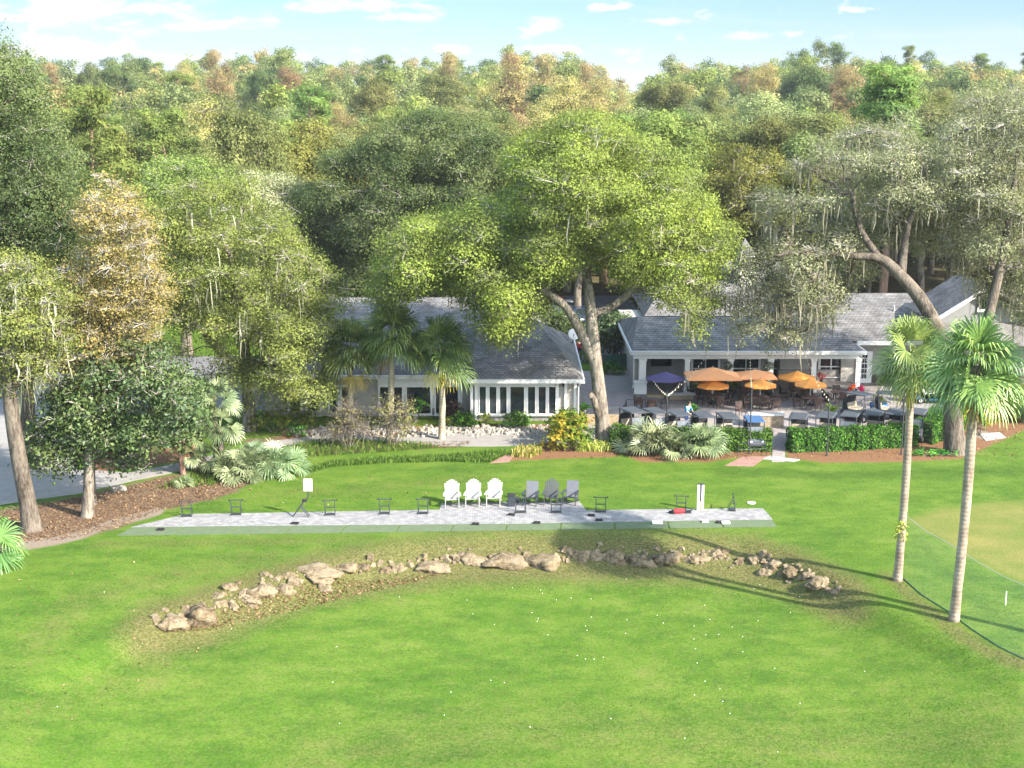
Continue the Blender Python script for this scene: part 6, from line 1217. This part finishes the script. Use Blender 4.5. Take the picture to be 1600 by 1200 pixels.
for k, (px, lab) in enumerate([([(796, 714), (812, 703), (846, 702), (848, 710), (830, 716)], 'yellow-green spiky clump beside the brick step'), ([(898, 706), (905, 696), (952, 696), (954, 706)], 'yellow and green strap-leaved clump at the foot of the great oak')]):
    c = G(*px[0]); root = thing('spider_plant', lab, 'plant', c); o = bed('leaves', px, 150, .48, .05, 'leaf_variegated', 153+k, None); o.parent = root; o.location = -c
# fallen leaves
p = np.concatenate([polyfill(wpoly([(-60, 850), (0, 800), (120, 778), (225, 754), (285, 740), (400, 752), (340, 780), (250, 798), (190, 824), (110, 842), (0, 855)]), 5200, rg), polyfill(wpoly([(200, 800), (420, 745), (560, 735), (700, 780), (300, 800)]), 130, rg), polyfill(wpoly([(0, 870), (500, 850), (420, 960), (0, 1190)]), 170, rg), polyfill(wpoly([(240, 985), (500, 905), (700, 895), (560, 930), (330, 985)]), 1500, rg), polyfill(wpoly([(560, 690), (740, 690), (720, 700), (560, 702)]), 700, rg), polyfill(wpoly([(850, 716), (1600, 720), (1600, 660), (1500, 690), (1220, 706), (950, 706)]), 900, rg)])
z = terrain(p[:, 0], p[:, 1])+.035; C = np.column_stack([p, z]); N = unit(np.array([0, 0, 1.])+rg.normal(size=C.shape)*.45)
struct(quads('fallen_leaves', leaf_geo(C, N, .10, .07, rg), 'leaf_fallen', rg.random(len(C))), 'stuff')

# mown turf: short blades standing on the lawn in its own colours
n = 330000; yv = np.sqrt(rg.uniform(43.0**2, 97.0**2, n)); keep = rg.random(n) < np.clip(62/yv, 0, 1)**1.5; yv = yv[keep]; xv = rg.uniform(-.385, .385, len(yv))*yv
q = np.column_stack([xv, yv]); ok = (sample(at['litter'], xv, yv) < .35) & (sample(at['mulch'], xv, yv) < .35) & (sample(at['sand'], xv, yv) < .3) & (sample(at['putting'], xv, yv) < .3)
for hp in HARD: ok &= ~inpoly(q, hp)
ok &= ~inpoly(q, [(v.x, v.y) for v in (a0, a1, b1, b0)])
xv, yv = xv[ok], yv[ok]; n = len(xv); zv = terrain(xv, yv); az = rg.uniform(0, 6.28, n); hh = rg.uniform(.016, .04, n)*(1+1.0*sample(at['dry'], xv, yv)); ww = rg.uniform(.012, .03, n); B = np.column_stack([xv, yv, zv-.01])
S = np.column_stack([np.cos(az), np.sin(az), np.zeros(n)])*ww[:, None]; Tp = B+np.column_stack([rg.normal(size=n)*.02, rg.normal(size=n)*.02, hh])
tf = quads('turf', np.stack([B-S, B+S, Tp], 1), 'ground', None, n=3); struct(tf, 'stuff')
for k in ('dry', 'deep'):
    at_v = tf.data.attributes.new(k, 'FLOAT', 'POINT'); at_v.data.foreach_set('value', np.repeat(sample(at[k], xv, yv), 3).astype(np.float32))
# ---------------------------------------------------------------- forest on the rising ground
KM = {k: [forest_kind(k, 300+10*i+j) for j in range(n)] for i, (k, n) in enumerate((('oak', 5), ('airy', 3), ('bare', 2), ('pine', 3)))}
for v in KM.values():
    for o in v: [bpy.data.objects.remove(q) for q in []]
SRC = {k: [(t.data, c.data) for t, c in v] for k, v in KM.items()}
for v in KM.values():
    for t, c in v: bpy.data.objects.remove(t); bpy.data.objects.remove(c)
KINDS = {'green': ('oak', 'leaf_forest', 'forest_oak', 'mid green oak'), 'olive': ('oak', 'leaf_yellow_oak', 'forest_oak', 'olive green oak'), 'dark': ('oak', 'leaf_dark_oak', 'forest_oak', 'dark green oak'), 'pale': ('airy', 'leaf_forest_pale', 'pale_tree', 'pale grey-green thin tree'),
         'gold': ('airy', 'leaf_gold', 'gold_leaf_tree', 'golden autumn tree'), 'rust': ('airy', 'leaf_rust', 'rust_leaf_tree', 'rusty brown autumn tree'), 'bare': ('bare', 'leaf_bare', 'bare_tree', 'bare grey-branched tree'), 'pine': ('pine', 'leaf_pine', 'pine_tree', 'tall pine with flat tufts')}
rg = np.random.default_rng(77); placed = []
def ftree(kind, x, y, h, wd):
    for q in placed:
        if math.hypot(q[1]-x, q[2]-y) < .42*(q[4]+wd)*.5: return False
    placed.append((kind, x, y, h, wd)); return True
hand = [('gold', 75, 138, 62), ('gold', 128, 150, 42), ('gold', 216, 150, 48), ('green', 135, 178, 95), ('rust', 98, 117, 55), ('dark', 150, 106, 60), ('dark', 195, 101, 75), ('rust', 300, 106, 55), ('rust', 352, 101, 60), ('pine', 290, 118, 80), ('pine', 330, 150, 70), ('bare', 410, 178, 62), ('pale', 360, 190, 50), ('gold', 520, 165, 70), ('pine', 607, 90, 70), ('bare', 618, 152, 40),
        ('green', 690, 118, 95), ('green', 590, 125, 85), ('gold', 768, 130, 65), ('rust', 800, 108, 65), ('gold', 880, 128, 90), ('gold', 930, 135, 80), ('rust', 850, 112, 70), ('gold', 965, 150, 60), ('rust', 905, 116, 55), ('green', 1045, 130, 90), ('green', 1105, 142, 80), ('dark', 1000, 150, 55), ('gold', 1185, 106, 62), ('rust', 1155, 112, 50), ('dark', 1250, 100, 80), ('rust', 1310, 112, 70),
        ('rust', 1350, 115, 50), ('pine', 1405, 76, 120), ('pine', 1372, 100, 80), ('pine', 1515, 88, 85), ('pine', 1588, 84, 85), ('bare', 1318, 165, 55), ('gold', 1345, 190, 55), ('gold', 1262, 175, 45), ('bare', 470, 140, 50), ('bare', 830, 130, 40), ('pale', 1200, 170, 60), ('pale', 1290, 195, 70), ('olive', 400, 220, 110), ('green', 260, 190, 90), ('olive', 480, 195, 80), ('rust', 700, 108, 60), ('rust', 460, 112, 60), ('dark', 420, 105, 60), ('green', 1450, 150, 90), ('olive', 1540, 140, 90)]
for k, px, yt, wpx in hand:
    Y = min(500, F*9/wpx); x = (px-800)*Y/F; zt = CAM_H-(yt-HZ)*Y/F
    h = zt-float(terrain(x, Y))
    for _ in range(40):                                     # walk back up the slope until the tree has a likely height
        if h > 21 and Y < 540: Y += 10
        elif h < 11 and Y > 160: Y -= 9
        else: break
        x = (px-800)*Y/F; zt = CAM_H-(yt-HZ)*Y/F; h = zt-float(terrain(x, Y))
    ftree(k, x, Y, min(max(h, 10), 24), min(wpx*Y/F, 10 if k == 'pine' else 14))
y = 136.0
while len(placed) < 276:
    step = 6.4+.007*y; n = int(.84*y/step)
    for i in range(n):
        r = -.42+.84*(i+.5)/n; x = r*y+rg.uniform(-2, 2); yy = y+rg.uniform(-2.5, 2.5); px = 800+x/yy*F
        if yy < 152 and (450 < px < 800 or 960 < px < 1010): continue
        if len(placed) >= 276: break
        g = .05+.30*math.exp(-((px-890)/90)**2)*(yy > 190)+.10*math.exp(-((px-90)/90)**2); a = rg.random()
        kind = 'gold' if a < g*.65 else 'rust' if a < g else rg.choice(['green', 'olive', 'dark', 'pale', 'bare', 'pine'], p=[.40, .27, .10, .14, .04, .05])
        ftree(kind, x, yy, rg.uniform(12, 18)*(1.2 if kind == 'pine' else 1)*(1.12 if yy < 200 else 1), rg.uniform(9, 13) if yy < 220 else rg.uniform(8, 11))
    y += step*1.15
    if y > 800: break
BANDS = [(150, 'above the tall dark oak by the road'), (330, 'above the spreading yellow-green oak'), (480, 'above the fan palms and first roof end'), (640, 'above the left half of the dark oak'), (800, 'above the right half of the dark oak'), (960, 'above the great oak'), (1130, 'above the gap between the clubhouses'), (1260, 'above the cupola'), (1400, 'above the mossy oak'), (1520, 'above the two tall palms'), (9999, 'above the gabled wing')]
def band(px): return next(n for e, n in BANDS if px < e)
def tier(y): return 'low on the wooded slope' if y < 175 else 'midway up the slope' if y < 235 else 'high on the slope'
grp = {}
for q in placed: grp.setdefault((q[0], band(800+q[1]/q[2]*F), tier(q[2])), []).append(q)
ORD = ('leftmost', 'second from left', 'third from left', 'fourth from left', 'fifth from left', 'sixth from left', 'seventh from left', 'eighth from left', 'ninth from left')
for (kind, bd, tr), qs in grp.items():
    qs.sort(key=lambda q: q[1]/q[2]); src, leaf, nm, lab = KINDS[kind]
    for i, (_, x, yy, h, wd) in enumerate(qs):
        l = f'{lab} {tr} {bd}'+(f', {ORD[min(i, 8)]}' if len(qs) > 1 else ''); l = ' '.join(l.split()[:16])
        root = thing(nm, l, 'tree', (x, yy, float(terrain(x, yy))), rg.uniform(0, 6.28), 'trees of the forest behind the clubhouses')
        kx = wd/(9.2 if src == 'oak' else 7.6 if src == 'pine' else 8.2); root.scale = (kx, kx, h/(14.6 if src != 'pine' else 15))
        tm, cm_ = SRC[src][int(rg.integers(len(SRC[src])))]
        for n_, me_, mt in (('trunk', tm, None), ('crown', cm_, leaf)):
            o = bpy.data.objects.new(n_, me_); COL.objects.link(o); o.parent = root
            if mt: o.material_slots[0].link = 'OBJECT'; o.material_slots[0].material = M[mt]
# everything farther: one woodland
tint_mats = ['leaf_forest', 'leaf_yellow_oak', 'leaf_dark_oak', 'leaf_rust', 'leaf_gold', 'leaf_forest_pale']; buckets = {k: ([], []) for k in tint_mats}
ymax = max(q[2] for q in placed); FY = []
yy = 200.0
while yy < 640:
    st = 9.3+.006*(yy-200)
    for i in range(int(.9*yy/st)):
        r = -.45+.9*(i+.5)/int(.9*yy/st); x = r*yy+rg.uniform(-3, 3); y2 = yy+rg.uniform(-3, 3)
        if all(abs(q[1]-x)+abs(q[2]-y2) > 6.5 for q in placed): FY.append((x, y2))
    yy += st*1.45
for x, y2 in FY:
    px = 800+x/y2*F; g = .13+.45*math.exp(-((px-880)/110)**2); a = rg.random()
    k = 'leaf_rust' if a < g*.55 else 'leaf_gold' if a < g else rg.choice(['leaf_forest', 'leaf_yellow_oak', 'leaf_dark_oak', 'leaf_forest_pale'], p=[.42, .26, .22, .10])
    fs = rg.uniform(.85, 1.7); h = rg.uniform(10, 16)*(.75+.25*fs)+(4 if rg.random() < .14 else 0); z0 = float(terrain(x, y2)); nb = int(11*fs); bl = []
    for _ in range(nb):
        d = unit(rg.normal(size=3)); d[2] = d[2]*.9+.1; bl.append((np.array([x, y2, z0+h-4.0])+d*np.array([2.6*fs, 2.6*fs, 4.4])*rg.random()**.5, np.array([1.7, 1.7, 1.5])*rg.uniform(.45, 1.4, 3)))
    V, T = foliage(bl, 5.6, .50, .34, rg, .6, 6, shell=.4); buckets[k][0].append(V); buckets[k][1].append(T)
V = np.concatenate([np.concatenate(v[0]) for v in buckets.values() if v[0]]); T = np.concatenate([np.concatenate(v[1]) for v in buckets.values() if v[1]])
idx = np.concatenate([np.full(sum(len(a) for a in v[0]), i) for i, v in enumerate(buckets.values()) if v[0]]).astype(np.int32)
wd_ = quads('distant_woodland', V, tint_mats[0], T); struct(wd_, 'stuff')
for m_ in tint_mats[1:]: wd_.data.materials.append(M[m_])
wd_.data.polygons.foreach_set('material_index', idx); wd_.data.update()
print('FARQUADS', len(V), 'TURF', n); print('TREES', len(placed), 'ymax', ymax, 'far', len(FY))
